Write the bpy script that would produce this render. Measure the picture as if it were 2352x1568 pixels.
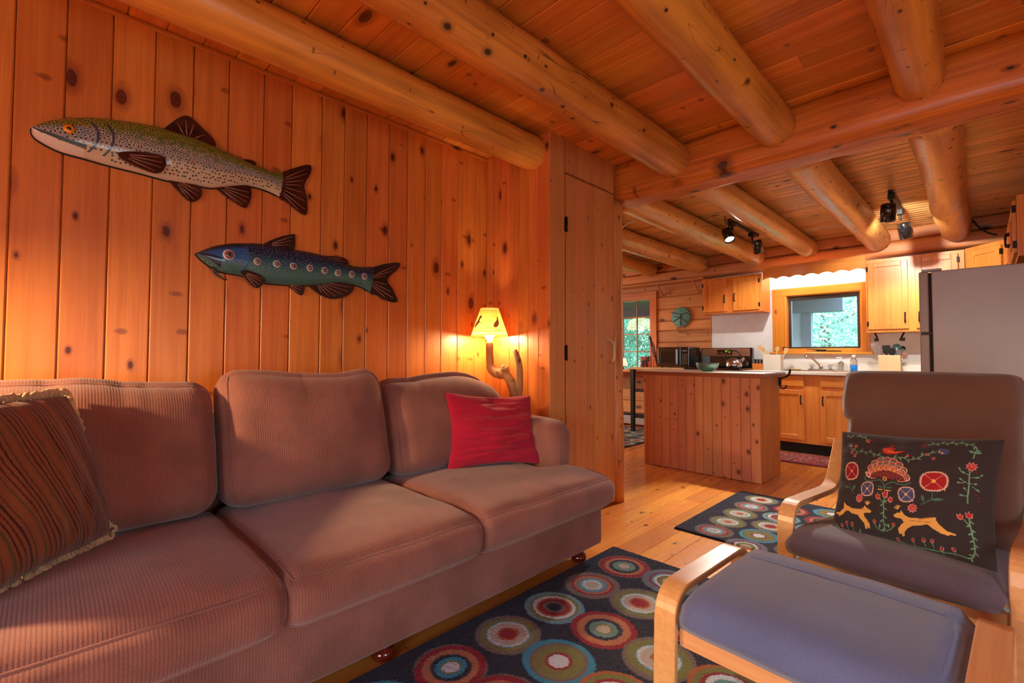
import bpy, bmesh, math, random
import numpy as np
from mathutils import Vector, Matrix, noise

S = bpy.context.scene
for _o in list(bpy.data.objects):
    bpy.data.objects.remove(_o)
COL = S.collection
PI = math.pi
rnd = random.Random(7)

# ------------------------------------------------------------------ camera
CF, CH = 1078.2, 1.05
yaw, pitch, roll = [math.radians(a) for a in (45.06, 1.787, 0.154)]
FW = Vector((-math.sin(yaw) * math.cos(pitch), math.cos(yaw) * math.cos(pitch), math.sin(pitch)))
R0 = Vector((math.cos(yaw), math.sin(yaw), 0)); U0 = R0.cross(FW)
RT = math.cos(roll) * R0 + math.sin(roll) * U0
UP = -math.sin(roll) * R0 + math.cos(roll) * U0
cam = bpy.data.cameras.new('camera'); camo = bpy.data.objects.new('camera', cam); COL.objects.link(camo)
cam.sensor_width = 36; cam.lens = 36 * CF / 2352; cam.clip_start = 0.02; cam.clip_end = 200
camo.matrix_world = Matrix(((RT.x, UP.x, -FW.x, 0), (RT.y, UP.y, -FW.y, 0), (RT.z, UP.z, -FW.z, CH), (0, 0, 0, 1)))
S.camera = camo

# ------------------------------------------------------------------ world, light, exposure
S.view_settings.view_transform = 'Standard'; S.view_settings.look = 'None'
S.view_settings.exposure = -0.20; S.view_settings.gamma = 1.0; S.view_settings.use_curve_mapping = False
S.cycles.use_denoising = True
S.cycles.max_bounces = 8; S.cycles.diffuse_bounces = 4; S.cycles.glossy_bounces = 4
S.cycles.transmission_bounces = 8; S.cycles.transparent_max_bounces = 8
S.cycles.sample_clamp_indirect = 6.0; S.cycles.caustics_reflective = False; S.cycles.caustics_refractive = False
S.cycles.use_adaptive_sampling = True; S.cycles.adaptive_threshold = 0.02

W = bpy.data.worlds.new('world'); S.world = W; W.use_nodes = True
_n = W.node_tree.nodes; _n.clear()
_o = _n.new('ShaderNodeOutputWorld'); _b = _n.new('ShaderNodeBackground'); _sky = _n.new('ShaderNodeTexSky')
_sky.sky_type = 'NISHITA'; _sky.sun_disc = False; _sky.sun_elevation = math.radians(38); _sky.sun_rotation = math.radians(200)
_sky.air_density = 1.0; _sky.dust_density = 2.5
_mx = _n.new('ShaderNodeMix'); _mx.data_type = 'RGBA'; _mx.inputs[0].default_value = 0.45
W.node_tree.links.new(_sky.outputs[0], _mx.inputs[6]); _mx.inputs[7].default_value = (4.0, 5.0, 5.6, 1)
W.node_tree.links.new(_mx.outputs[2], _b.inputs[0]); _b.inputs[1].default_value = 1.85
W.node_tree.links.new(_b.outputs[0], _o.inputs[0])

def area(name, loc, size, size_y, energy, color, rot):
    l = bpy.data.lights.new(name, 'AREA'); l.shape = 'RECTANGLE'; l.size = size; l.size_y = size_y
    l.energy = energy; l.color = color
    o = bpy.data.objects.new(name, l); o.location = loc; o.rotation_euler = rot; COL.objects.link(o); return o
# daylight entering the living room windows behind and to the right of the camera
area('daylight_rear_window', (0.1, -2.28, 0.9), 1.4, 1.2, 12, (0.66, 0.82, 1.0), (math.radians(90), 0, 0))
area('daylight_right_window', (2.48, 0.4, 0.95), 1.2, 0.9, 7, (0.70, 0.84, 1.0), (math.radians(90), 0, math.radians(90)))
area('daylight_dining_window', (-6.58, 4.6, 1.5), 1.6, 1.2, 40, (0.85, 0.93, 1.0), (math.radians(90), 0, math.radians(-90)))

def C(r, g, b):
    f = lambda v: (v / 255 / 12.92) if v <= 10 else ((v / 255 + 0.055) / 1.055) ** 2.4
    return (f(r), f(g), f(b), 1.0)

# ------------------------------------------------------------------ materials
class NT:
    def __init__(s, name):
        s.m = bpy.data.materials.new(name); s.m.use_nodes = True
        s.t = s.m.node_tree; s.t.nodes.clear()
        s.out = s.t.nodes.new('ShaderNodeOutputMaterial')
        s.b = s.t.nodes.new('ShaderNodeBsdfPrincipled'); s.t.links.new(s.b.outputs[0], s.out.inputs[0])
    def n(s, ty, **kw):
        x = s.t.nodes.new('ShaderNode' + ty)
        for k, v in kw.items(): setattr(x, k, v)
        return x
    def l(s, a, b): s.t.links.new(a, b)
    def set(s, k, v):
        if hasattr(v, 'is_output') or isinstance(v, bpy.types.NodeSocket): s.l(v, s.b.inputs[k])
        else: s.b.inputs[k].default_value = v
    def math(s, op, a, b=None, c=None, clamp=False):
        x = s.n('Math', operation=op); x.use_clamp = clamp
        for i, v in enumerate((a, b, c)):
            if v is None: continue
            if isinstance(v, bpy.types.NodeSocket): s.l(v, x.inputs[i])
            else: x.inputs[i].default_value = v
        return x.outputs[0]
    def mix(s, f, a, b, bt='MIX'):
        x = s.n('Mix', data_type='RGBA', blend_type=bt)
        for i, v in ((0, f), (6, a), (7, b)):
            if isinstance(v, bpy.types.NodeSocket): s.l(v, x.inputs[i])
            else: x.inputs[i].default_value = v
        return x.outputs[2]
    def rng(s, v, a, b, c=0.0, d=1.0, smooth=True):
        x = s.n('MapRange', interpolation_type='SMOOTHSTEP' if smooth else 'LINEAR')
        for i, q in enumerate((v, a, b, c, d)):
            if isinstance(q, bpy.types.NodeSocket): s.l(q, x.inputs[i])
            else: x.inputs[i].default_value = q
        return x.outputs[0]
    def vmul(s, v, sc):
        x = s.n('VectorMath', operation='MULTIPLY'); s.l(v, x.inputs[0]); x.inputs[1].default_value = sc; return x.outputs[0]
    def vadd(s, a, b):
        x = s.n('VectorMath', operation='ADD'); s.l(a, x.inputs[0])
        if isinstance(b, bpy.types.NodeSocket): s.l(b, x.inputs[1])
        else: x.inputs[1].default_value = b
        return x.outputs[0]
    def noise(s, v, sc, det=3, rough=0.5, dist=0.0):
        x = s.n('TexNoise'); s.l(v, x.inputs['Vector']); x.inputs['Scale'].default_value = sc
        x.inputs['Detail'].default_value = det; x.inputs['Roughness'].default_value = rough; x.inputs['Distortion'].default_value = dist
        return x.outputs[0]
    def bump(s, h, strength, dist=0.01):
        x = s.n('Bump'); x.inputs['Strength'].default_value = strength; x.inputs['Distance'].default_value = dist
        s.l(h, x.inputs['Height']); s.l(x.outputs[0], s.b.inputs['Normal'])

MATS = {}
def flat(name, col, rough=0.5, metal=0.0, bump=None, coat=0.0, spec=0.5, mottle=0.0):
    if name in MATS: return MATS[name]
    t = NT(name); t.set('Roughness', rough); t.set('Metallic', metal); t.set('Coat Weight', coat); t.set('Specular IOR Level', spec)
    tc = t.n('TexCoord').outputs['Object']
    if mottle:
        f = t.rng(t.noise(tc, 9, 3), 0.3, 0.7)
        t.set('Base Color', t.mix(f, tuple(c * (1 - mottle) for c in col[:3]) + (1,), tuple(min(1, c * (1 + mottle)) for c in col[:3]) + (1,)))
    else: t.set('Base Color', col)
    if bump: t.bump(t.noise(tc, bump[0], 3), bump[1], 0.004)
    MATS[name] = t.m; return t.m

def wood(name, ax, light, dark, knot=(60, 22, 8), big_=0.9, kscale=4.2, kdens=0.5, grain=1.0, rough=0.42, coat=0.25, var=0.22, ksize=0.11, gscale=1.0, kst=0.45, check=0.0, hue=0.0, cyl=False):
    """knotty wood: ax = axis the grain runs along in object space"""
    t = NT(name)
    oi = t.n('ObjectInfo'); tc = t.n('TexCoord').outputs['Object']
    off = t.n('CombineXYZ'); r = oi.outputs['Random']
    for i, m_ in enumerate((37.0, 91.0, 53.0)): t.l(t.math('MULTIPLY', r, m_), off.inputs[i])
    sc = [1.0, 1.0, 1.0]; sc[ax] = kst
    pk = t.vadd(t.vmul(tc, sc), off.outputs[0])
    wob = t.noise(pk, 7, 2)
    sx = t.n('SeparateXYZ'); t.l(tc, sx.inputs[0]); o1, o2 = [i for i in range(3) if i != ax]
    if cyl: vv = t.math('MULTIPLY', t.math('ARCTAN2', sx.outputs[o1], t.math('MULTIPLY', sx.outputs[o2], -1.0)), 0.105)
    else: vv = t.math('ADD', sx.outputs[o1], sx.outputs[o2])
    kv = t.n('CombineXYZ'); t.l(t.math('ADD', t.math('MULTIPLY', sx.outputs[ax], kst), t.math('MULTIPLY', r, 37.0)), kv.inputs[0]); t.l(t.math('ADD', vv, t.math('MULTIPLY', r, 91.0)), kv.inputs[1])
    v = t.n('TexVoronoi', voronoi_dimensions='2D'); v.inputs['Scale'].default_value = kscale; v.inputs['Randomness'].default_value = 1.0; t.l(kv.outputs[0], v.inputs['Vector'])
    d = t.math('ADD', v.outputs['Distance'], t.math('ADD', t.math('MULTIPLY', t.math('SUBTRACT', wob, 0.5), 0.10), t.math('MULTIPLY', t.math('SUBTRACT', t.noise(pk, 40, 2), 0.5), 0.05)))
    sep = t.n('SeparateColor'); t.l(v.outputs['Color'], sep.inputs[0])
    wnk = t.n('TexWhiteNoise', noise_dimensions='1D'); t.l(t.math('ADD', r, 0.37), wnk.inputs['W'])
    has = t.math('GREATER_THAN', sep.outputs[0], t.rng(wnk.outputs[0], 0, 1, 1 - kdens * 1.8, 1 - kdens * .2, False))
    rad = t.rng(t.math('POWER', sep.outputs[1], 1.8), 0, 1, ksize * 0.28, ksize * 1.05, False)
    rad = t.math('MULTIPLY', rad, has)
    core = t.math('MULTIPLY', t.rng(t.math('DIVIDE', d, t.math('ADD', rad, 0.0005)), 0.7, 1.1, 1, 0), has)
    halo = t.math('MULTIPLY', t.rng(t.math('DIVIDE', d, t.math('ADD', rad, 0.0005)), 0.9, 2.4, 1, 0), has)
    k2 = t.n('CombineXYZ'); t.l(t.math('ADD', t.math('MULTIPLY', sx.outputs[ax], kst * 2.6), t.math('MULTIPLY', r, 71.0)), k2.inputs[0]); t.l(t.math('ADD', t.math('MULTIPLY', vv, 0.75), t.math('MULTIPLY', r, 17.0)), k2.inputs[1])
    v2 = t.n('TexVoronoi', voronoi_dimensions='2D'); v2.inputs['Scale'].default_value = kscale * 1.3; t.l(k2.outputs[0], v2.inputs['Vector'])
    s2 = t.n('SeparateColor'); t.l(v2.outputs['Color'], s2.inputs[0])
    d2 = t.math('ADD', v2.outputs['Distance'], t.math('MULTIPLY', t.math('SUBTRACT', t.noise(pk, 26, 3), 0.5), 0.22))
    mark = t.math('MULTIPLY', t.rng(d2, ksize * 0.5, ksize * 1.3, 1, 0), t.math('GREATER_THAN', s2.outputs[0], 1 - kdens * 0.32))
    sg = [1.0, 1.0, 1.0]; sg[ax] = 0.035
    swirl = t.n('CombineXYZ'); sw = t.math('MULTIPLY', halo, 0.02)
    for i in range(3): t.l(sw, swirl.inputs[i])
    pg = t.vadd(t.vadd(t.vmul(tc, sg), swirl.outputs[0]), off.outputs[0])
    g1 = t.noise(pg, 38 * gscale, 3, 0.6, 0.3); g2 = t.noise(pg, 150 * gscale, 2, 0.5)
    big = t.noise(t.vadd(t.vmul(tc, tuple(0.4 if i == ax else 1.0 for i in range(3))), off.outputs[0]), 5, 2)
    f = t.math('ADD', t.math('MULTIPLY', t.rng(g1, 0.3, 0.72), 0.62 * grain), t.math('MULTIPLY', t.rng(g2, 0.35, 0.7), 0.18 * grain))
    f = t.math('ADD', f, t.math('MULTIPLY', t.math('SUBTRACT', big, 0.5), big_), clamp=True)
    col = t.mix(f, C(*light), C(*dark))
    hc = tuple((a * .9 + b) / 1.9 for a, b in zip(dark, knot))
    col = t.mix(t.math('MULTIPLY', halo, 0.6), col, C(*hc))
    ring = t.rng(t.math('SINE', t.math('MULTIPLY', d, 75)), -1, 1, 0.86, 1)
    mk = tuple((a * 1.0 + b * 1.2) / 2.2 for a, b in zip(dark, knot))
    if kdens > 0: col = t.mix(t.math('MULTIPLY', mark, 0.7), col, C(*mk))
    col = t.mix(t.math('MULTIPLY', core, ring), col, C(*knot))
    if check:   # long drying cracks
        pc = t.vadd(t.vmul(tc, tuple(0.12 if i == ax else 1.0 for i in range(3))), off.outputs[0])
        cn = t.noise(pc, 9, 2, 0.5, 0.6)
        ck = t.rng(t.math('ABSOLUTE', t.math('SUBTRACT', cn, 0.47)), 0.0, 0.006, 1, 0)
        ck = t.math('MULTIPLY', ck, t.rng(t.noise(tc, 1.3, 1), 0.5, 0.6))
        col = t.mix(t.math('MULTIPLY', ck, check), col, C(40, 18, 8))
    hv = t.n('HueSaturation'); t.l(col, hv.inputs['Color'])
    wn = t.n('TexWhiteNoise', noise_dimensions='1D'); t.l(r, wn.inputs['W'])
    t.l(t.rng(wn.outputs[0], 0, 1, 1 - var, 1 + var * 0.6, False), hv.inputs['Value'])
    t.l(t.rng(r, 0, 1, 0.5 - hue - 0.006, 0.5 - hue + 0.008, False), hv.inputs['Hue'])
    t.set('Base Color', hv.outputs[0])
    t.set('Roughness', t.rng(g1, 0, 1, rough - 0.08, rough + 0.1, False)); t.set('Coat Weight', coat); t.set('Coat Roughness', 0.25)
    h = t.math('SUBTRACT', t.math('MULTIPLY', f, -0.3), t.math('MULTIPLY', core, 0.8))
    t.bump(h, 0.25, 0.004)
    MATS[name] = t.m; return t.m

def fabric(name, c1, c2, ax=1, pitch=0.0065, rib=0.5, rough=0.9, fine=420, ax2=None, sheen=0.3, mott=0.15, bumpk=0.6):
    """ribbed upholstery: dark lines every `pitch` along object axis ax"""
    t = NT(name); tc = t.n('TexCoord').outputs['Object']
    sep = t.n('SeparateXYZ'); t.l(tc, sep.inputs[0])
    nz = t.noise(tc, 60, 2)
    u = t.math('ADD', sep.outputs[ax], t.math('MULTIPLY', nz, 0.0012))
    if ax2 is not None: u = t.math('ADD', u, sep.outputs[ax2])
    w = t.math('SINE', t.math('MULTIPLY', u, 2 * PI / pitch))
    f = t.rng(w, -1, 0.6)
    fn = t.noise(tc, fine, 1)
    m1 = t.mix(t.math('MULTIPLY', t.math('SUBTRACT', 1.0, f), rib), C(*c1), C(*c2))
    m2 = t.mix(t.rng(fn, 0.3, 0.7, 0, 0.35), m1, C(*c2))
    bg = t.rng(t.noise(tc, 5, 3), 0.3, 0.7, 1 - mott, 1 + mott * 0.6)
    hv = t.n('HueSaturation'); t.l(m2, hv.inputs['Color']); t.l(bg, hv.inputs['Value'])
    t.set('Base Color', hv.outputs[0]); t.set('Roughness', rough); t.set('Sheen Weight', sheen); t.set('Specular IOR Level', 0.15)
    t.bump(t.math('ADD', f, t.math('MULTIPLY', fn, 0.8)), bumpk, 0.0015)
    MATS[name] = t.m; return t.m

def vcol(name, rough=0.85, coat=0.0, bump=(300, 0.4), sheen=0.0, spec=0.3, dist=0.002):
    t = NT(name); a = t.n('VertexColor', layer_name='Col') if False else t.n('Attribute', attribute_name='Col')
    t.set('Base Color', a.outputs['Color']); t.set('Roughness', rough); t.set('Coat Weight', coat); t.set('Sheen Weight', sheen); t.set('Specular IOR Level', spec)
    if bump: t.bump(t.noise(t.n('TexCoord').outputs['Object'], bump[0], 2), bump[1], dist)
    MATS[name] = t.m; return t.m

def emis(name, col, strength):
    t = NT(name); t.set('Base Color', (0, 0, 0, 1)); t.set('Emission Color', col); t.set('Emission Strength', strength)
    MATS[name] = t.m; return t.m

PW_L, PW_D, PW_K = (224, 132, 56), (180, 86, 27), (84, 26, 8)
wood('wall_pine', 2, PW_L, PW_D, PW_K, kscale=6.5, kdens=0.34, ksize=0.15, kst=0.55, grain=0.75, var=0.14, coat=.12)
wood('wall_pine_x', 1, PW_L, PW_D, PW_K, kscale=4.6, kdens=0.5)
wood('clear_pine', 2, (212, 142, 82), (184, 112, 58), (90, 40, 16), grain=0.7, var=0.1, kscale=9, kdens=0.5, ksize=0.06, rough=0.45, coat=0.15)
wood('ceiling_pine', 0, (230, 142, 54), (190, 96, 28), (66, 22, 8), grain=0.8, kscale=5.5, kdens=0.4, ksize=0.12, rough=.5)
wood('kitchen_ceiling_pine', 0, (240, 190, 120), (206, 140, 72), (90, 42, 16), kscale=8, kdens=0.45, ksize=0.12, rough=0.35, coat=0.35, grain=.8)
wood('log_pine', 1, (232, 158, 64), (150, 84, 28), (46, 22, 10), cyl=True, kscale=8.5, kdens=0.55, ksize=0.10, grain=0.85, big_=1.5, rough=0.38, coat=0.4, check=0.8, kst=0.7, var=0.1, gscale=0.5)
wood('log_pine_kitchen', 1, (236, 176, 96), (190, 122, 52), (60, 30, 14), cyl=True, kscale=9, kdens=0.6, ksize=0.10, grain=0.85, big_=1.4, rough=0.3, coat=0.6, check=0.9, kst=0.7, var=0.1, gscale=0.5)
wood('beam_pine', 0, (222, 124, 46), (160, 72, 20), (54, 16, 6), big_=1.3, kscale=5, kdens=0.45, ksize=0.13, rough=0.42, check=0.7, kst=0.6)
wood('log_wall_pine', 0, (222, 150, 90), (178, 104, 54), (70, 28, 10), kscale=5, kdens=0.5, check=0.5, rough=0.5, coat=0.1)
wood('post_pine', 2, (204, 134, 76), (160, 92, 46), (80, 36, 14), kscale=6, kdens=0.7, ksize=0.1, check=0.9, kst=0.5)
wood('floor_pine', 1, (232, 150, 66), (198, 110, 38), (84, 36, 12), grain=.7, kscale=8.5, kdens=0.34, ksize=0.10, rough=0.27, coat=0.5, kst=0.6)
wood('island_pine', 2, (212, 140, 96), (178, 106, 66), (96, 44, 22), grain=.6, var=.10, kscale=9, kdens=0.36, ksize=0.13, rough=0.5, coat=0.1, kst=0.7)
wood('oak', 2, (234, 148, 62), (204, 112, 38), (150, 80, 30), kscale=3, kdens=0.0, grain=1.0, rough=0.35, coat=0.3, var=0.05, gscale=0.8)
wood('oak_x', 0, (234, 148, 62), (204, 112, 38), (150, 80, 30), kscale=3, kdens=0.0, grain=1.0, rough=0.35, coat=0.3, var=0.05, gscale=0.8)
wood('yellow_trim', 2, (230, 150, 34), (200, 112, 18), (110, 50, 14), kscale=5, kdens=0.3, rough=0.4)
wood('yellow_trim_x', 0, (230, 150, 34), (200, 112, 18), (110, 50, 14), kscale=5, kdens=0.3, rough=0.4)
wood('birch', 1, (226, 168, 110), (190, 126, 74), (150, 90, 50), big_=0.25, kscale=3, kdens=0.0, grain=0.55, rough=0.35, coat=0.3, var=0.05, gscale=1.4)
wood('birch_z', 2, (222, 164, 108), (186, 122, 72), (150, 90, 50), big_=0.25, kscale=3, kdens=0.0, grain=0.55, rough=0.35, coat=0.3, var=0.05, gscale=1.4)
wood('birch_x', 0, (222, 164, 108), (186, 122, 72), (150, 90, 50), big_=0.25, kscale=3, kdens=0.0, grain=0.55, rough=0.35, coat=0.3, var=0.05, gscale=1.4)
wood('counter_edge', 0, (170, 92, 52), (134, 66, 34), (80, 30, 14), kscale=3, kdens=0.0, rough=0.4)
wood('driftwood', 2, (196, 140, 88), (140, 88, 50), (70, 36, 18), kscale=8, kdens=0.5, rough=0.65, coat=0.0, kst=0.5)
fabric('sofa_fabric', (150, 98, 84), (94, 58, 50), 1, 0.0078, 0.22, fine=380, bumpk=.28, mott=.2)
fabric('sofa_fabric_side', (150, 98, 84), (94, 58, 50), 0, 0.0078, 0.22, fine=380, bumpk=.28, mott=.2)
fabric('chair_fabric_warm_lit', (114, 82, 68), (80, 56, 46), 0, 0.0028, 0.5, fine=500, ax2=2, mott=0.1, bumpk=0.35)  # warm room light is mixed into the back cushion's base colour
fabric('chair_seat_fabric_cool_lit', (104, 90, 104), (66, 58, 76), 0, 0.0028, 0.5, fine=500, ax2=2, mott=0.1, bumpk=0.35)  # seat of the same chair, with cooler light put into the colour
fabric('stool_fabric_cool_lit', (106, 116, 158), (64, 76, 114), 0, 0.0028, 0.5, fine=500, ax2=2, mott=0.1, bumpk=0.35)  # bluish daylight tint is put into the footstool cloth colour
fabric('red_linen', (188, 30, 60), (140, 16, 40), 2, 0.0016, 0.3, fine=600, mott=0.1, bumpk=0.3, sheen=0.15)
flat('white_laminate', C(232, 228, 220), 0.3)
flat('white_wall_panel', C(226, 226, 228), 0.55, mottle=0.03)
flat('black_enamel', C(14, 14, 15), 0.12, coat=0.6)
flat('black_matte', C(16, 15, 15), 0.55)
flat('dark_hardware', C(38, 24, 20), 0.35, 0.6)
flat('black_iron', C(16, 15, 15), 0.4, 0.5)
flat('fridge_grey', C(168, 166, 168), 0.27, 0.15, bump=(260, 0.25), spec=0.5)
flat('fridge_door', C(160, 152, 152), 0.4, 0.1)
flat('gasket', C(24, 20, 20), 0.7)
flat('stainless', C(200, 200, 204), 0.18, 1.0)
flat('chrome', C(215, 218, 222), 0.12, 1.0)
flat('bronze_frame', C(62, 46, 38), 0.4, 0.3)
flat('cherry_foot', C(96, 26, 14), 0.15, coat=0.8)
flat('teal_clock', C(96, 156, 148), 0.6, bump=(30, 0.3), mottle=0.2)
flat('twig', C(70, 42, 26), 0.7)
flat('rope_beige', C(190, 160, 122), 0.85, bump=(200, 0.5))
flat('cream_fringe', C(206, 176, 136), 0.9, bump=(300, 0.5), mottle=0.2)
flat('antler', C(196, 176, 142), 0.4, mottle=0.15)
flat('green_glaze', C(70, 116, 98), 0.12, coat=0.8, mottle=0.3)
flat('utensil_wood', C(222, 184, 130), 0.5, mottle=0.1)
flat('cream_box', C(222, 196, 150), 0.5)
flat('white_ceramic', C(232, 226, 212), 0.25)
flat('fin_dark', C(52, 24, 18), 0.18, bump=(40, 0.3), coat=0.7, mottle=0.4)
flat('fin_black', C(40, 34, 34), 0.2, bump=(40, 0.3), coat=0.6, mottle=0.3)
flat('fin_ridge', C(132, 84, 66), 0.2, coat=0.8)
flat('gold_eye', C(236, 150, 20), 0.15, coat=1)
flat('eye_black', C(8, 6, 6), 0.08, coat=1)
flat('eye_white', C(216, 206, 204), 0.15, coat=1)
flat('eye_mauve', C(120, 96, 100), 0.15, coat=1)
flat('disc_silver', C(206, 196, 190), 0.4, 0.0)
flat('disc_grey', C(124, 118, 112), 0.35, 0.2)
flat('heater_white', C(176, 172, 168), 0.4)
flat('mdf_dark', C(18, 13, 11), 0.8)
flat('exterior_wall', C(190, 226, 250), 0.7)
flat('exterior_beam', C(140, 160, 172), 0.8)
flat('bark', C(110, 92, 76), 0.9, bump=(30, 0.6), mottle=0.3)
flat('grass', C(70, 120, 50), 0.9, mottle=0.3)
flat('red_board', C(176, 62, 66), 0.6)
flat('moose_black', C(20, 14, 14), 0.6)
flat('soap_blue', C(20, 120, 210), 0.15, coat=0.5)
flat('pale_plastic', C(226, 232, 236), 0.25)
flat('rope_dark', C(150, 104, 66), 0.85)
flat('switch_white', C(225, 222, 214), 0.4)
flat('brown_steel', C(150, 108, 84), 0.45, 0.3)
flat('display_black', C(12, 12, 14), 0.1)
flat('grinder_black', C(22, 20, 20), 0.3)
flat('sink_steel', C(190, 190, 190), 0.25, 0.9)
flat('candle_dish', C(190, 196, 150), 0.4)
flat('dark_sage', C(60, 76, 76), 0.4)
flat('teal_plastic', C(110, 170, 160), 0.4)
emis('bulb_warm', (1.0, 0.68, 0.38, 1), 440)
emis('bulb_pendant', (1.0, 0.72, 0.42, 1), 900)
emis('lit_amber_glass', (1.0, 0.56, 0.20, 1), 9)
emis('lit_shade', (1.0, 0.66, 0.42, 1), 1.6)
emis('bulb_strong', (1.0, 0.66, 0.33, 1), 4200)
emis('tube_white', (1.0, 0.98, 0.92, 1), 100)
emis('spot_lens', (1.0, 0.97, 0.92, 1), 40)
emis('green_digits', C(150, 255, 20), 3)
emis('green_led', C(30, 255, 120), 5)

def glass(name, tint=(1, 1, 1, 1), rough=0.0):
    t = NT(name); t.t.nodes.remove(t.b)
    g = t.n('BsdfGlass'); g.inputs['Color'].default_value = tint; g.inputs['Roughness'].default_value = rough; g.inputs['IOR'].default_value = 1.5
    t.l(g.outputs[0], t.out.inputs[0]); MATS[name] = t.m
def pane_mat():
    # thin architectural pane: reflects by Fresnel, transmits straight through
    t = NT('window_glass'); t.t.nodes.remove(t.b)
    fr = t.n('Fresnel'); fr.inputs[0].default_value = 1.55
    a = t.n('BsdfTransparent'); a.inputs[0].default_value = (0.93, 0.97, 1.0, 1)
    g = t.n('BsdfGlossy'); g.inputs['Roughness'].default_value = 0.0
    m = t.n('MixShader'); t.l(fr.outputs[0], m.inputs[0]); t.l(a.outputs[0], m.inputs[1]); t.l(g.outputs[0], m.inputs[2])
    t.l(m.outputs[0], t.out.inputs[0]); MATS['window_glass'] = t.m
pane_mat(); glass('clear_glass')
def translucent(name, col, w=0.55, attr=False, emit=0.0):
    t = NT(name); t.t.nodes.remove(t.b)
    d = t.n('BsdfDiffuse'); tr = t.n('BsdfTranslucent'); m = t.n('MixShader'); m.inputs[0].default_value = w
    if attr:
        a = t.n('Attribute', attribute_name='Col'); t.l(a.outputs['Color'], d.inputs[0]); t.l(a.outputs['Color'], tr.inputs[0])
    else: d.inputs[0].default_value = col; tr.inputs[0].default_value = col
    t.l(d.outputs[0], m.inputs[1]); t.l(tr.outputs[0], m.inputs[2]); t.l(m.outputs[0], t.out.inputs[0]); MATS[name] = t.m
translucent('shade_paper', None, 0.6, True)
translucent('amber_glass', C(240, 190, 120), 0.6)
def leafmat(name, c1, c2):
    t = NT(name); t.t.nodes.remove(t.b)
    d = t.n('BsdfDiffuse'); tr = t.n('BsdfTranslucent'); m = t.n('MixShader'); m.inputs[0].default_value = 0.4
    g = t.n('NewGeometry'); col = t.mix(g.outputs['Random Per Island'], C(*c1), C(*c2))
    t.l(col, d.inputs[0]); t.l(col, tr.inputs[0]); t.l(d.outputs[0], m.inputs[1]); t.l(tr.outputs[0], m.inputs[2]); t.l(m.outputs[0], t.out.inputs[0]); MATS[name] = t.m
leafmat('leaf_light', (120, 190, 165), (236, 252, 246))
leafmat('leaf_teal', (50, 140, 120), (150, 216, 186))
vcol('rug_pile', 0.95, bump=(420, 0.9), sheen=0.2, spec=0.1, dist=0.004)
vcol('embroidery', 0.9, bump=(700, 0.5), sheen=0.1, spec=0.15)
vcol('trout_paint', 0.3, coat=0.5, bump=(40, 0.1), spec=0.4)
vcol('cat_paint', 0.3, coat=0.5, bump=(40, 0.1), spec=0.4)
vcol('stripe_cloth', 0.9, bump=(500, 0.6), sheen=0.2, spec=0.1)
vcol('flag_cloth', 0.8, bump=None)
M = MATS

# ------------------------------------------------------------------ mesh helpers
def link(name, me, mat=None, parent=None, loc=None):
    o = bpy.data.objects.new(name, me); COL.objects.link(o)
    if mat is not None and me is not None and not me.materials:
        for m_ in (mat if isinstance(mat, (list, tuple)) else [mat]): me.materials.append(M[m_] if isinstance(m_, str) else m_)
    if parent is not None: o.parent = parent
    if loc is not None: o.location = loc
    return o

def tag(o, label=None, cat=None, group=None, kind=None):
    if label: o['label'] = label
    if cat: o['category'] = cat
    if group: o['group'] = group
    if kind: o['kind'] = kind
    return o

def thing(name, label, cat, loc=(0, 0, 0), rz=0.0, group=None, kind=None):
    o = bpy.data.objects.new(name, None); COL.objects.link(o); o.location = loc; o.rotation_euler = (0, 0, rz)
    o.empty_display_size = 0.05
    return tag(o, label, cat, group, kind)

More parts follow.
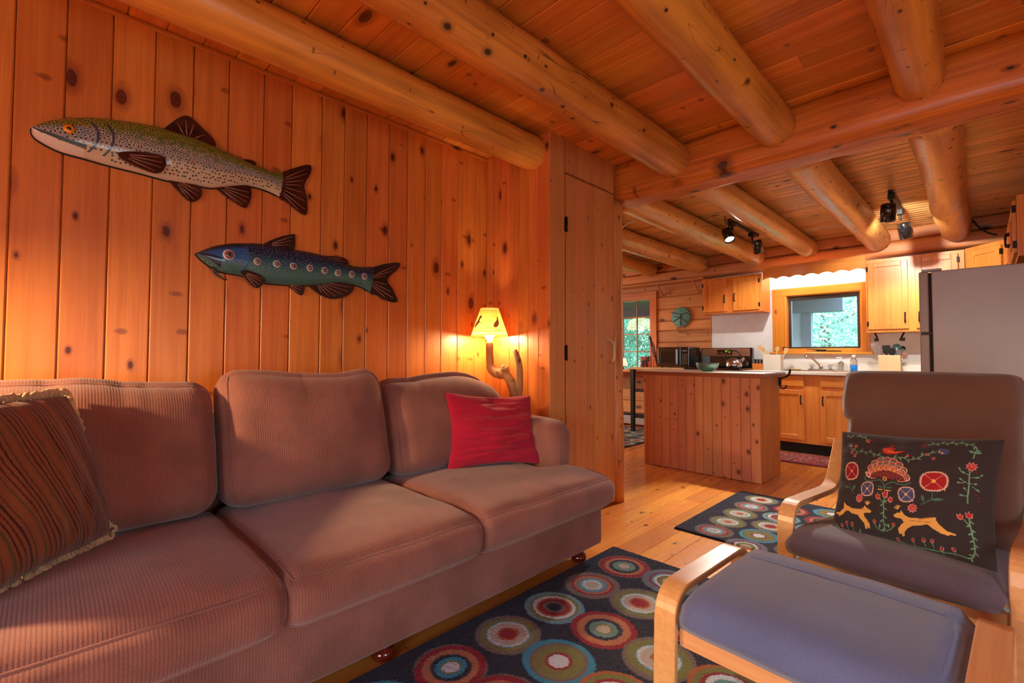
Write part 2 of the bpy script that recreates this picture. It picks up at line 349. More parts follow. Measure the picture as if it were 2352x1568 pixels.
class MB:
    def __init__(s): s.v = []; s.f = []; s.m = []; s.sm = []
    def add(s, vs, fs, mi=0, smooth=False):
        b = len(s.v); s.v += [tuple(p) for p in vs]; s.f += [tuple(i + b for i in f) for f in fs]
        s.m += [mi] * len(fs); s.sm += [smooth] * len(fs); return s
    def box(s, x0, x1, y0, y1, z0, z1, c=0.0, mi=0, T=None):
        if c <= 0:
            vs = [(x, y, z) for x in (x0, x1) for y in (y0, y1) for z in (z0, z1)]
            fs = [(0, 1, 3, 2), (4, 6, 7, 5), (0, 4, 5, 1), (2, 3, 7, 6), (0, 2, 6, 4), (1, 5, 7, 3)]
        else:
            c = min(c, abs(x1 - x0) * .45, abs(y1 - y0) * .45, abs(z1 - z0) * .45)
            bm = bmesh.new(); bmesh.ops.create_cube(bm, size=1)
            for v in bm.verts: v.co = Vector(((x0 + x1) / 2 + v.co.x * (x1 - x0), (y0 + y1) / 2 + v.co.y * (y1 - y0), (z0 + z1) / 2 + v.co.z * (z1 - z0)))
            bmesh.ops.bevel(bm, geom=list(bm.edges), offset=c, segments=1 if c < 0.004 else 2, affect='EDGES', profile=0.5)
            bm.verts.index_update(); vs = [v.co.copy() for v in bm.verts]; fs = [[v.index for v in f.verts] for f in bm.faces]; bm.free()
        if T is not None: vs = [T @ Vector(p) for p in vs]
        return s.add(vs, fs, mi)
    def tube(s, pts, r, n=8, mi=0, cap=True, closed=False, smooth=True):
        pts = [Vector(p) for p in pts]; k = len(pts)
        rs = r if isinstance(r, (list, tuple)) else [r] * k
        vs = []; ref = None
        for i in range(k):
            if closed: d = pts[(i + 1) % k] - pts[(i - 1) % k]
            else: d = pts[min(i + 1, k - 1)] - pts[max(i - 1, 0)]
            if d.length < 1e-9: d = Vector((0, 0, 1))
            d.normalize()
            if ref is None:
                ref = Vector((0, 0, 1)) if abs(d.z) < 0.9 else Vector((1, 0, 0))
            a = d.cross(ref)
            if a.length < 1e-4: a = d.cross(Vector((0.3, 1, 0.2)))
            a.normalize(); b = a.cross(d); ref = b * -1 if False else ref
            ref = d.cross(a) * -1
            for j in range(n):
                t = 2 * PI * j / n; vs.append(pts[i] + (a * math.cos(t) + b * math.sin(t)) * rs[i])
        fs = []
        for i in range(k if closed else k - 1):
            for j in range(n):
                a0 = i * n + j; a1 = i * n + (j + 1) % n; i2 = (i + 1) % k
                fs.append((a0, a1, i2 * n + (j + 1) % n, i2 * n + j))
        if cap and not closed:
            fs.append(tuple(range(n))[::-1]); fs.append(tuple((k - 1) * n + j for j in range(n)))
        return s.add(vs, fs, mi, smooth)
    def lathe(s, prof, n=24, mi=0, c=(0, 0, 0), cap0=True, cap1=True, smooth=True, a0=0, a1=2 * PI, T=None):
        vs = []; full = abs(a1 - a0 - 2 * PI) < 1e-6; m = n if full else n + 1
        for (r, z) in prof:
            for j in range(m):
                t = a0 + (a1 - a0) * j / n; vs.append(Vector((c[0] + r * math.cos(t), c[1] + r * math.sin(t), c[2] + z)))
        fs = []
        for i in range(len(prof) - 1):
            for j in range(n):
                j2 = (j + 1) % m if full else j + 1
                fs.append((i * m + j, i * m + j2, (i + 1) * m + j2, (i + 1) * m + j))
        if cap0 and full: fs.append(tuple(range(m))[::-1])
        if cap1 and full: fs.append(tuple((len(prof) - 1) * m + j for j in range(m)))
        if T is not None: vs = [T @ p for p in vs]
        return s.add(vs, fs, mi, smooth)
    def prism(s, poly, d, axis=1, o=0.0, mi=0, T=None, smooth=False):
        """extrude a 2D polygon along axis from o to o+d"""
        k = len(poly); vs = []
        for t in (o, o + d):
            for (a, b) in poly:
                p = {0: (t, a, b), 1: (a, t, b), 2: (a, b, t)}[axis]; vs.append(Vector(p))
        fs = [tuple(range(k)), tuple(range(2 * k - 1, k - 1, -1))]
        s2 = len(s.f)
        if T is not None: vs = [T @ p for p in vs]
        s.add(vs, fs, mi)
        s.add([], [], mi)
        b = len(s.v) - 2 * k
        for i in range(k):
            j = (i + 1) % k; s.f.append((b + i, b + k + i, b + k + j, b + j)); s.m.append(mi); s.sm.append(smooth)
        return s
    def mesh(s, name, fixn=True):
        me = bpy.data.meshes.new(name); me.from_pydata([tuple(p) for p in s.v], [], s.f)
        me.polygons.foreach_set('material_index', s.m); me.polygons.foreach_set('use_smooth', s.sm)
        if fixn:
            bm = bmesh.new(); bm.from_mesh(me); bmesh.ops.recalc_face_normals(bm, faces=bm.faces); bm.to_mesh(me); bm.free()
        me.update(); return me
    def obj(s, name, mat, parent=None, loc=None, center=False):
        if center:
            c = sum((Vector(p) for p in s.v), Vector()) / len(s.v); s.v = [tuple(Vector(p) - c) for p in s.v]; loc = c
        o = link(name, s.mesh(name), mat, parent, loc); return o

def np_grid(name, P, mat, parent=None, col=None, smooth=True, wrap_u=False, loc=None):
    """P: (nu,nv,3) array -> quad grid mesh with optional colours (nu,nv,3)"""
    nu, nv = P.shape[:2]
    idx = np.arange(nu * nv).reshape(nu, nv)
    if wrap_u: idx = np.vstack([idx, idx[:1]])
    a = idx[:-1, :-1].ravel(); b = idx[1:, :-1].ravel(); c = idx[1:, 1:].ravel(); d = idx[:-1, 1:].ravel()
    Q = np.stack([a, b, c, d], 1).astype(np.int32)
    return np_mesh(name, P.reshape(-1, 3), Q, mat, parent, None if col is None else col.reshape(-1, 3), smooth, loc)

def np_mesh(name, V, Q, mat, parent=None, col=None, smooth=True, loc=None):
    me = bpy.data.meshes.new(name); k = Q.shape[1]
    me.vertices.add(len(V)); me.vertices.foreach_set('co', np.asarray(V, np.float32).ravel())
    me.loops.add(Q.size); me.loops.foreach_set('vertex_index', Q.ravel().astype(np.int32))
    me.polygons.add(len(Q)); me.polygons.foreach_set('loop_start', np.arange(0, Q.size, k, dtype=np.int32))
    try: me.polygons.foreach_set('loop_total', np.full(len(Q), k, np.int32))
    except Exception: pass
    me.update(calc_edges=True); me.validate()
    me.polygons.foreach_set('use_smooth', np.full(len(me.polygons), smooth))
    if col is not None:
        at = me.color_attributes.new('Col', 'FLOAT_COLOR', 'POINT')
        rgba = np.ones((len(V), 4), np.float32); rgba[:, :3] = col; at.data.foreach_set('color', rgba.ravel())
    me.update(); return link(name, me, mat, parent, loc)

def lin(c): return np.array(C(*c)[:3], np.float32)

class Canvas:
    """colour raster in metres, sampled onto dense meshes as paint or dyed yarn"""
    def __init__(s, w, h, res, bg):
        s.w, s.h, s.r = w, h, res; s.nx, s.ny = int(w / res) + 1, int(h / res) + 1
        s.a = np.tile(lin(bg), (s.nx, s.ny, 1)).astype(np.float32)
        s.X, s.Y = np.meshgrid(np.arange(s.nx) * res, np.arange(s.ny) * res, indexing='ij')
    def bb(s, x0, x1, y0, y1):
        i0 = max(0, int(x0 / s.r)); i1 = min(s.nx, int(x1 / s.r) + 2); j0 = max(0, int(y0 / s.r)); j1 = min(s.ny, int(y1 / s.r) + 2)
        return slice(i0, max(i0, i1)), slice(j0, max(j0, j1))
    def put(s, sl, mask, c):
        s.a[sl][mask] = lin(c)
    def poly(s, pts, c):
        p = np.array(pts, float); sl = s.bb(p[:, 0].min(), p[:, 0].max(), p[:, 1].min(), p[:, 1].max())
        X, Y = s.X[sl], s.Y[sl]; ins = np.zeros(X.shape, bool); k = len(p)
        for i in range(k):
            x1, y1 = p[i]; x2, y2 = p[(i + 1) % k]
            if y1 == y2: continue
            cnd = ((y1 > Y) != (y2 > Y)) & (X < (x2 - x1) * (Y - y1) / (y2 - y1) + x1); ins ^= cnd
        s.put(sl, ins, c)
    def line(s, pts, w, c):
        for i in range(len(pts) - 1):
            (x1, y1), (x2, y2) = pts[i], pts[i + 1]
            sl = s.bb(min(x1, x2) - w, max(x1, x2) + w, min(y1, y2) - w, max(y1, y2) + w)
            X, Y = s.X[sl], s.Y[sl]; dx, dy = x2 - x1, y2 - y1; L = dx * dx + dy * dy + 1e-12
            t = np.clip(((X - x1) * dx + (Y - y1) * dy) / L, 0, 1)
            s.put(sl, (X - x1 - t * dx) ** 2 + (Y - y1 - t * dy) ** 2 < (w / 2) ** 2, c)
    def disc(s, x, y, r, c, ry=None, rot=0.0, jag=0.0, n=0):
        ry = ry or r; R_ = max(r, ry) * (1 + jag); sl = s.bb(x - R_, x + R_, y - R_, y + R_)
        X, Y = s.X[sl] - x, s.Y[sl] - y; cx = X * math.cos(rot) + Y * math.sin(rot); cy = -X * math.sin(rot) + Y * math.cos(rot)
        q = np.sqrt((cx / r) ** 2 + (cy / ry) ** 2)
        if jag: q = q / (1 + jag * np.abs(((np.arctan2(cy, cx) / (2 * PI) * n) % 1) * 2 - 1) - jag * .5)
        s.put(sl, q < 1, c)
    def at(s, x, y):
        i = np.clip(np.rint(x / s.r).astype(int), 0, s.nx - 1); j = np.clip(np.rint(y / s.r).astype(int), 0, s.ny - 1)
        return s.a[i, j]

def smoothpath(pts, n=6):
    """Catmull-Rom through points"""
    P = [Vector(p) for p in pts]; out = []
    for i in range(len(P) - 1):
        p0 = P[max(i - 1, 0)]; p1 = P[i]; p2 = P[i + 1]; p3 = P[min(i + 2, len(P) - 1)]
        for k in range(n):
            t = k / n; out.append(0.5 * ((2 * p1) + (p2 - p0) * t + (2 * p0 - 5 * p1 + 4 * p2 - p3) * t * t + (3 * p1 - p0 - 3 * p2 + p3) * t ** 3))
    out.append(P[-1]); return out

def roundbox(sx, sy, sz, r, n=14, fn=None):
    """soft box centred on the origin: (verts, quads)"""
    def ticks(L):
        e = min(r / L, 0.49); k = 4
        a = [-.5 + e * (i / k) for i in range(k)]; b = [-.5 + e + (1 - 2 * e) * i / n for i in range(n + 1)]; c = [.5 - e * (i / k) for i in range(k)][::-1]
        return a + b + c
    tx, ty, tz = ticks(sx), ticks(sy), ticks(sz); V = {}; vs = []; fs = []
    def vid(p):
        key = (round(p[0], 5), round(p[1], 5), round(p[2], 5))
        if key in V: return V[key]
        q = Vector(p); inn = Vector((max(-sx / 2 + r, min(sx / 2 - r, q.x)), max(-sy / 2 + r, min(sy / 2 - r, q.y)), max(-sz / 2 + r, min(sz / 2 - r, q.z))))
        d = q - inn
        if d.length > 1e-9: q = inn + d.normalized() * r
        if fn: q = fn(q, Vector((p[0] / sx * 2, p[1] / sy * 2, p[2] / sz * 2)))
        V[key] = len(vs); vs.append(q); return V[key]
    for A, B, mk in ((tx, ty, lambda a, b, s_: (a * sx, b * sy, s_ * sz / 2)), (ty, tz, lambda a, b, s_: (s_ * sx / 2, a * sy, b * sz)), (tx, tz, lambda a, b, s_: (a * sx, s_ * sy / 2, b * sz))):
        for s_ in (-1, 1):
            g = [[vid(mk(a, b, s_)) for b in B] for a in A]
            for i in range(len(A) - 1):
                for j in range(len(B) - 1): fs.append((g[i][j], g[i + 1][j], g[i + 1][j + 1], g[i][j + 1]))
    return vs, fs

def nz(p, s=1.0, seed=0.0): return noise.noise(Vector((p[0] * s + seed, p[1] * s + seed * 1.7, p[2] * s - seed)))

_pl = {}
def plank(parent, mat, ax, nrm, L, Wd, T, loc, name='plank', c=0.004):
    """board: ax length axis, nrm=(axis,sign) outward face; loc = centre of its back face"""
    key = (mat, ax, nrm, round(L, 3), round(Wd, 3), round(T, 3), c)
    if key not in _pl:
        na, sg = nrm; wa = 3 - ax - na
        prof = [(-Wd / 2, 0), (-Wd / 2, T - c), (-Wd / 2 + c, T), (Wd / 2 - c, T), (Wd / 2, T - c), (Wd / 2, 0)]
        mb = MB(); vs = []
        for t in (-L / 2, L / 2):
            for (w_, h_) in prof:
                p = [0, 0, 0]; p[ax] = t; p[wa] = w_; p[na] = h_ * sg; vs.append(p)
        fs = [tuple(range(6)), tuple(range(11, 5, -1))] + [(i, 6 + i, 6 + (i + 1) % 6, (i + 1) % 6) for i in range(6)]
        mb.add(vs, fs); me = mb.mesh(name); me.materials.append(M[mat]); _pl[key] = me
    o = bpy.data.objects.new(name, _pl[key]); COL.objects.link(o); o.location = loc
    if parent is not None: o.parent = parent
    return o

def struct(name, mb, mat, kind='structure'):
    o = mb.obj(name, mat); o['kind'] = kind; return o

# ================================================================== ROOM SHELL
XW, CX, RY, ZC, ZK = -2.46, -1.87, 2.212, 2.45, 2.40      # sofa wall, closet face, return wall, ceilings
YB, YE = 2.93, 6.42                                       # beam face, kitchen back wall
# floor
fl = struct('floor', MB().box(-6.7, 2.5, -2.3, 6.5, -0.06, -0.022), 'floor_pine')
x = -1.309 - 0.135 * 40
while x < 2.45:
    y = -2.25
    if x < -2.5 and False: pass
    ys = [y] + [y + 2.1 + rnd.random() * 1.6]
    while ys[-1] < 6.42: ys.append(ys[-1] + 2.0 + rnd.random() * 1.6)
    ys[-1] = 6.42
    for a, b in zip(ys[:-1], ys[1:]):
        if b - a < 0.05: continue
        plank(fl, 'floor_pine', 1, (2, 1), round((b - a) - 0.002, 2), 0.1335, 0.022, (x + 0.0675, (a + b) / 2, -0.022), c=0.0018)
    x += 0.135
# sofa wall
wl = struct('wall_left', MB().box(-2.6, -2.482, -2.3, RY, 0, 2.5), 'wall_pine')
seams = [-0.375, -0.236, -0.099, 0.036, 0.172, 0.31, 0.447, 0.587, 0.738, 0.87, 1.025, 1.151, 1.284, 1.426, 1.553, 1.684, 1.807, 1.942, 2.093, 2.201]
seams = [-0.375 - 0.138 * k for k in range(13, 0, -1)] + seams
for a, b in zip(seams[:-1], seams[1:]):
    w_ = round(b - a - 0.0025, 3)
    plank(wl, 'wall_pine', 2, (0, 1), 2.45, w_, 0.022, (-2.482, (a + b) / 2, 1.225), c=0.0045)
plank(wl, 'wall_pine_x', 1, (0, 1), 4.46, 0.02, 0.03, (-2.482, -0.02, 2.438), name='ceiling_strip', c=0.003)
# closet return wall and closet face
wr = struct('wall_closet_return', MB().box(-2.6, -1.905, RY, RY + 0.05, 0, 2.5), 'wall_pine')
rs = [-2.46, -2.395, -2.31, -2.225, -2.135, -2.055, -1.965, -1.872]
for a, b in zip(rs[:-1], rs[1:]):
    plank(wr, 'wall_pine', 2, (1, -1), 2.45, round(b - a - 0.0015, 3), 0.018, ((a + b) / 2, RY, 1.225), c=0.003)
wc = struct('wall_closet', MB().box(-2.6, -1.905, RY + 0.05, 2.90, 0, 2.5), 'clear_pine')
struct('wall_closet_end', MB().box(-2.6, -2.0, 2.90, 3.02, 0, 2.5), 'clear_pine')
# upper boards above the door and the jamb boards beside it
for a, b, z0, z1 in [(2.196, 2.345, 0, 2.45), (2.352, 2.49, 2.236, 2.45), (2.49, 2.63, 2.236, 2.45), (2.63, 2.79, 2.236, 2.45), (2.79, 2.935, 2.236, 2.45)]:
    plank(wc, 'clear_pine', 2, (0, 1), round(z1 - z0, 3), round(b - a - 0.0015, 3), 0.033, (-1.905, (a + b) / 2, (z0 + z1) / 2), c=0.002)
dr = thing('door_1', None, None, (0, 0, 0), kind='structure')
for a, b in zip([2.358, 2.46, 2.565, 2.68, 2.79], [2.46, 2.565, 2.68, 2.79, 2.912]):
    plank(dr, 'clear_pine', 2, (0, 1), 2.2, round(b - a - 0.001, 3), 0.034, (-1.905, (a + b) / 2, 1.12), c=0.0022)
mb = MB()
for z in (1.895, 1.072):
    mb.box(-1.874, -1.866, 2.338, 2.366, z - 0.045, z + 0.045, 0.001); mb.tube([(-1.864, 2.351, z - 0.05), (-1.864, 2.351, z + 0.05)], 0.005, 8)
    h = mb.obj('hinge', 'dark_hardware', dr, center=True); mb = MB()
# antler handle: main beam with two tines
mb = MB()
mb.tube(smoothpath([(-1.868, 2.885, 1.02), (-1.845, 2.865, 1.035), (-1.83, 2.845, 1.09), (-1.828, 2.85, 1.14), (-1.835, 2.868, 1.18), (-1.845, 2.885, 1.225)], 5), [0.012] * 8 + [0.011] * 8 + [0.009, 0.008, 0.007, 0.006, 0.005, 0.004, 0.004, 0.003, 0.003, 0.002], 8)
mb.tube(smoothpath([(-1.829, 2.848, 1.12), (-1.835, 2.825, 1.155), (-1.85, 2.795, 1.172), (-1.868, 2.76, 1.192)], 4), [0.009, 0.009, 0.008, 0.008, 0.007, 0.007, 0.006, 0.005, 0.004, 0.004, 0.003, 0.003, 0.002], 8)
mb.obj('antler_handle', 'antler', dr)
# post at the corner of the closet (a natural debarked log)
def log_mesh(mb, p0, p1, r, n=20, seed=0, k=30, bumps=0.06, endr=(0.0, 0.0), sq=0.0, taper=0.0):
    p0, p1 = Vector(p0), Vector(p1); d = (p1 - p0); L = d.length; d.normalize()
    up = Vector((0, 0, 1)) if abs(d.z) < 0.9 else Vector((1, 0, 0)); a = d.cross(up).normalized(); b = d.cross(a).normalized()
    vs = []; ks = []
    e0 = [0, .012, .03, .06] if endr[0] else [0]; e1 = [.06, .03, .012, 0] if endr[1] else [0]
    ts = e0 + [max(.09, 0) + (L - .18) * i / k for i in range(k + 1)] + [L - q for q in e1]
    for t in ts:
        f = 1.0
        if endr[0] and t < .08: f *= 1 - endr[0] * (1 - t / .08) ** 2
        if endr[1] and L - t < .08: f *= 1 - endr[1] * (1 - (L - t) / .08) ** 2
        for j in range(n):
            th = 2 * PI * j / n; c_, s_ = math.cos(th), math.sin(th)
            q = 1.0
            if sq: q = 1.0 / (abs(c_) ** sq + abs(s_) ** sq) ** (1 / sq)
            w = 1 + bumps * nz((t * 1.6, c_ * .7, s_ * .7), 1.5, seed) + bumps * .6 * nz((t * 5, c_ * 1.6, s_ * 1.6), 1.5, seed + 5)
            rr = r * q * w * f * (1 + taper * (t / L - .5))
            off = Vector((0, 0, 0)) + a * nz((t * .7, 0, 0), 1, seed + 9) * r * .12 + b * nz((t * .7, 3, 0), 1, seed + 9) * r * .08
            vs.append(p0 + d * t + off + a * c_ * rr + b * s_ * rr)
    m = len(ts); fs = [(i * n + j, i * n + (j + 1) % n, (i + 1) * n + (j + 1) % n, (i + 1) * n + j) for i in range(m - 1) for j in range(n)]
    fs += [tuple(range(n))[::-1], tuple((m - 1) * n + j for j in range(n))]
    return mb.add(vs, fs, 0, True)
mb = MB(); log_mesh(mb, (-1.925, 2.975, 0), (-1.925, 2.975, 2.2), 0.072, seed=3, bumps=0.1)
po = mb.obj('corner_post', 'post_pine'); tag(po, 'upright peeled log post at the end of the closet, under the cross beam', 'post')
mb = MB(); mb.tube(smoothpath([(-1.885, 2.99, 1.955), (-1.865, 3.01, 2.0), (-1.835, 3.035, 2.03), (-1.79, 3.06, 2.045)], 4), [0.008] * 5 + [0.006] * 5 + [0.004] * 3, 7)
tag(mb.obj('peg', 'antler'), 'curved antler tine peg near the top of the log post', 'peg')

# dining and outer walls (mostly out of sight; they close the room)
wd = struct('wall_dining', MB().box(-6.6, -2.6, 2.95, 3.02, 0, 2.5), 'log_wall_pine')
dl = MB().box(-6.6, -6.55, 3.0, 4.0, 0, 2.5); dl.box(-6.6, -6.55, 5.2, 6.5, 0, 2.5); dl.box(-6.6, -6.55, 4.0, 5.2, 0, 0.9); dl.box(-6.6, -6.55, 4.0, 5.2, 2.1, 2.5)
struct('wall_dining_left', dl, 'log_wall_pine')
mb = MB().box(-2.6, -.65, -2.3, -2.2, 0, 2.5); mb.box(.85, 2.5, -2.3, -2.2, 0, 2.5); mb.box(-.65, .85, -2.3, -2.2, 0, 0.25); mb.box(-.65, .85, -2.3, -2.2, 1.55, 2.5)
struct('wall_rear', mb, 'wall_pine')
mb = MB().box(2.4, 2.5, -2.2, -.25, 0, 2.5); mb.box(2.4, 2.5, 1.05, 6.42, 0, 2.5); mb.box(2.4, 2.5, -.25, 1.05, 0, 0.45); mb.box(2.4, 2.5, -.25, 1.05, 1.45, 2.5)
struct('wall_right', mb, 'wall_pine')
mb = MB().box(0.535, 0.6, 4.3, 6.42, 0, 2.42); struct('wall_kitchen_right', mb, 'wall_pine')

# ceilings
ce = struct('ceiling', MB().box(-2.6, 2.5, -2.3, 3.1, 2.474, 2.54), 'ceiling_pine')
y = 0.213 - 0.1322 * 19
while y < 2.93:
    b = min(y + 0.1322, 2.96)
    cut = -1.2 + rnd.random() * 2.4
    for x0, x1 in ((-2.46, round(cut, 2)), (round(cut, 2), 2.44)):
        plank(ce, 'ceiling_pine', 0, (2, -1), round(x1 - x0 - 0.002, 3), round(b - y - 0.0015, 3), 0.024, ((x0 + x1) / 2, (y + b) / 2, 2.474), c=0.005)
    y += 0.1322
ck = struct('ceiling_kitchen', MB().box(-6.6, 2.5, 3.02, 6.5, 2.42, 2.47), 'kitchen_ceiling_pine')
y = 3.06
while y < 6.4:
    cut = -2.6 + rnd.random() * 1.6
    for x0, x1 in ((-6.55, round(cut - 2, 2)), (round(cut - 2, 2), round(cut, 2)), (round(cut, 2), 2.44)):
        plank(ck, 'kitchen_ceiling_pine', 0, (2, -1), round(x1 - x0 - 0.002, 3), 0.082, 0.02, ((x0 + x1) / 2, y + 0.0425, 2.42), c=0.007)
    y += 0.085

# ceiling logs
LG = [(-1.999, 2.343, 0.105, RY, 'round log beam over the sofa, butting into the closet side wall'),
      (-1.402, 2.337, 0.111, YB, 'second round log beam from the sofa wall, ending at the cross beam'),
      (-0.797, 2.343, 0.104, YB, 'third round log beam from the sofa wall, in the middle of the living ceiling'),
      (-0.190, 2.355, 0.094, YB, 'fourth round log beam from the sofa wall, near the right end of the cross beam'),
      (0.42, 2.345, 0.10, YB, 'log beam out past the right edge of the photograph')]
for i, (x, z, r, ye, lab) in enumerate(LG):
    mb = MB(); log_mesh(mb, (x, -2.2, z), (x, ye + 0.0, z - 0.004), r, n=28, seed=11 + i * 7, k=44, bumps=0.05, endr=(0, 0.12))
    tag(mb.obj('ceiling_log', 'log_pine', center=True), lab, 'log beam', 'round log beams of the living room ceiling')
KG = [(-0.159, 2.287, 0.113, 'shiny round kitchen ceiling log nearest the fridge'),
      (-0.762, 2.287, 0.113, 'round kitchen ceiling log left of the log over the fridge'),
      (-1.387, 2.300, 0.100, 'cracked round kitchen ceiling log just right of the lit spotlight track'),
      (-1.95, 2.291, 0.109, 'knotty kitchen ceiling log just left of the lit spotlight track'),
      (-2.665, 2.288, 0.112, 'kitchen ceiling log second from the left, above the wall clock'),
      (-3.37, 2.306, 0.094, 'leftmost visible kitchen ceiling log, partly behind the corner post'),
      (0.45, 2.29, 0.11, 'kitchen ceiling log above the wall behind the fridge')]
for i, (x, z, r, lab) in enumerate(KG):
    mb = MB(); log_mesh(mb, (x, 3.14, z), (x, 6.27, z - 0.006), r, n=28, seed=111 + i * 7, k=40, bumps=0.07, endr=(0, 0.3))
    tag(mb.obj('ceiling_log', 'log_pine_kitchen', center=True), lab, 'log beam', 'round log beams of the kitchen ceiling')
# cross beam
mb = MB(); log_mesh(mb, (-1.875, 3.05, 2.318), (2.45, 3.05, 2.318), 0.142, n=36, seed=41, k=46, bumps=0.05, sq=5)
tag(mb.obj('cross_beam', 'beam_pine'), 'heavy squared log beam crossing between living room and kitchen', 'beam')
mb = MB().box(-1.875, 2.45, 3.0, 3.02, 2.38, 2.46); struct('trim_2', mb, 'beam_pine')

# kitchen back wall with two window openings
WX0, WX1, WZ0, WZ1 = -1.67, -0.95, 1.145, 1.78
LX0, LX1, LZ0, LZ1 = -4.48, -3.47, 0.855, 1.905
bw = MB()
for (a, b, c_, d) in [(-6.6, LX0, -.05, 2.45), (LX1, WX0, -.05, 2.45), (WX1, 2.5, -.05, 2.45), (LX0, LX1, -.05, LZ0), (LX0, LX1, LZ1, 2.45), (WX0, WX1, -.05, WZ0), (WX0, WX1, WZ1, 2.45)]:
    bw.box(a, b, 6.44, 6.56, c_, d)
wb = struct('wall_back', bw, 'log_wall_pine')
zs = [0.0, 0.19, 0.375, 0.56, 0.745, 0.93, 1.105, 1.255, 1.425, 1.565, 1.74, 1.92, 2.11]
for z0, z1 in zip(zs[:-1], zs[1:]):
    segs = [(-6.55, -2.597)]
    if z1 > LZ0 - .01 and z0 < LZ1: segs = [(-6.55, -4.58), (-3.39, -2.597)]
    for a, b in segs:
        plank(wb, 'log_wall_pine', 0, (1, -1), round(b - a, 3), round(z1 - z0 - 0.004, 3), 0.03, ((a + b) / 2, 6.445, (z0 + z1) / 2), name='squared_log', c=0.008)
pn = MB()
for (a, b, c_, d) in [(-2.595, -1.84, 0.9, 2.12), (-0.88, 0.53, 0.9, 2.12), (-1.84, -0.88, 1.88, 2.12), (-1.84, -0.88, 0.9, 1.1)]:
    pn.box(a, b, 6.42, 6.441, c_, d)
struct('wall_panel_white', pn, 'white_wall_panel')
# two stacked header logs along the top of the back wall
for k, (z0, z1, yy) in enumerate([(2.12, 2.26, 6.25), (2.268, 2.398, 6.27)]):
    mb = MB(); log_mesh(mb, (-6.5, yy + .085, (z0 + z1) / 2), (2.4, yy + .085, (z0 + z1) / 2), (z1 - z0) / 2 * 1.02, n=28, seed=60 + k, k=60, bumps=0.04, sq=6)
    tag(mb.obj('header_log', 'log_wall_pine'), ['lower squared log running over the kitchen cabinets', 'upper squared log touching the kitchen ceiling boards'][k], 'log')

# ---- kitchen window (window_1)
w1 = thing('window_1', None, None, kind='structure')
def bx(name, mat, par, *a, c=0.002):
    mb = MB(); 
    for q in a: mb.box(*q, c)
    return mb.obj(name, mat, par)
bx('trim_board', 'yellow_trim_x', w1, (-1.835, -0.87, 6.395, 6.42, 1.79, 1.882)); bx('trim_board', 'yellow_trim', w1, (-1.835, -1.70, 6.395, 6.42, 1.108, 1.79)); bx('trim_board', 'yellow_trim', w1, (-0.945, -0.865, 6.395, 6.42, 1.108, 1.79))
bx('trim_board', 'yellow_trim_x', w1, (-1.70, -0.945, 6.395, 6.42, 1.108, 1.147))
bx('sill', 'yellow_trim_x', w1, (-1.865, -0.835, 6.365, 6.44, 1.082, 1.108), c=0.006)
bx('jamb', 'yellow_trim', w1, (-1.70, -1.675, 6.40, 6.54, 1.147, 1.79)); bx('jamb', 'yellow_trim', w1, (-0.955, -0.945, 6.42, 6.54, 1.147, 1.79)); bx('jamb', 'yellow_trim_x', w1, (-1.675, -0.955, 6.42, 6.54, 1.78, 1.80), (-1.675, -0.955, 6.42, 6.54, 1.13, 1.15))
bx('sash', 'bronze_frame', w1, (-1.672, -1.64, 6.455, 6.50, 1.15, 1.78), (-0.985, -0.955, 6.455, 6.50, 1.15, 1.78), (-1.64, -0.985, 6.455, 6.50, 1.735, 1.78), (-1.64, -0.985, 6.455, 6.50, 1.15, 1.17))
bx('pane', 'window_glass', w1, (-1.64, -0.985, 6.475, 6.479, 1.17, 1.735), c=0)
mb = MB(); mb.box(-1.37, -1.27, 6.38, 6.41, 1.118, 1.138, 0.005); mb.tube([(-1.33, 6.39, 1.132), (-1.40, 6.37, 1.137), (-1.46, 6.36, 1.142)], [0.006, 0.005, 0.004], 6)
mb.obj('crank', 'dark_hardware', w1)
bx('latch', 'dark_hardware', w1, (-1.265, -1.13, 6.385, 6.40, 1.115, 1.124))
# ---- left window (window_2), wooden with muntins
w2 = thing('window_2', None, None, kind='structure')
bx('trim_board', 'log_wall_pine', w2, (-4.60, -3.385, 6.385, 6.43, 1.905, 2.02)); bx('trim_board', 'wall_pine', w2, (-3.495, -3.39, 6.39, 6.43, 0.85, 1.905)); bx('trim_board', 'wall_pine', w2, (-4.60, -4.48, 6.39, 6.43, 0.85, 1.905))
bx('sill', 'log_wall_pine', w2, (-4.65, -3.37, 6.33, 6.44, 0.825, 0.858), c=0.006)
for x in (-3.742, -3.985, -4.23):
    bx('muntin', 'clear_pine', w2, (x - 0.007, x + 0.007, 6.44, 6.465, 0.862, 1.90))
for z in (1.125, 1.39, 1.65):
    bx('muntin', 'log_wall_pine', w2, (-4.47, -3.475, 6.44, 6.463, z - 0.007, z + 0.007))
for i in range(4):
    xs = [-4.47, -4.23, -3.985, -3.742, -3.48]
    for z0, z1 in zip([0.86, 1.125, 1.39, 1.65], [1.125, 1.39, 1.65, 1.90]):
        mb = MB().box(xs[i], xs[i + 1], 6.452, 6.455, z0, z1); mb.obj('pane', 'window_glass', w2)
# narrow ledge under the header log with diagonal braces
lg = thing('wall_ledge', 'narrow rough ledge with slanting braces under the header log, above the clock', 'ledge')
bx('ledge_board', 'log_wall_pine', lg, (-4.9, -2.60, 6.18, 6.42, 2.088, 2.112), c=0.004)
for x in (-3.30, -2.78):
    mb = MB().prism([(6.40, 1.93), (6.40, 1.955), (6.24, 2.088), (6.215, 2.088)], 0.022, 0, x); mb.obj('brace', 'log_wall_pine', lg)
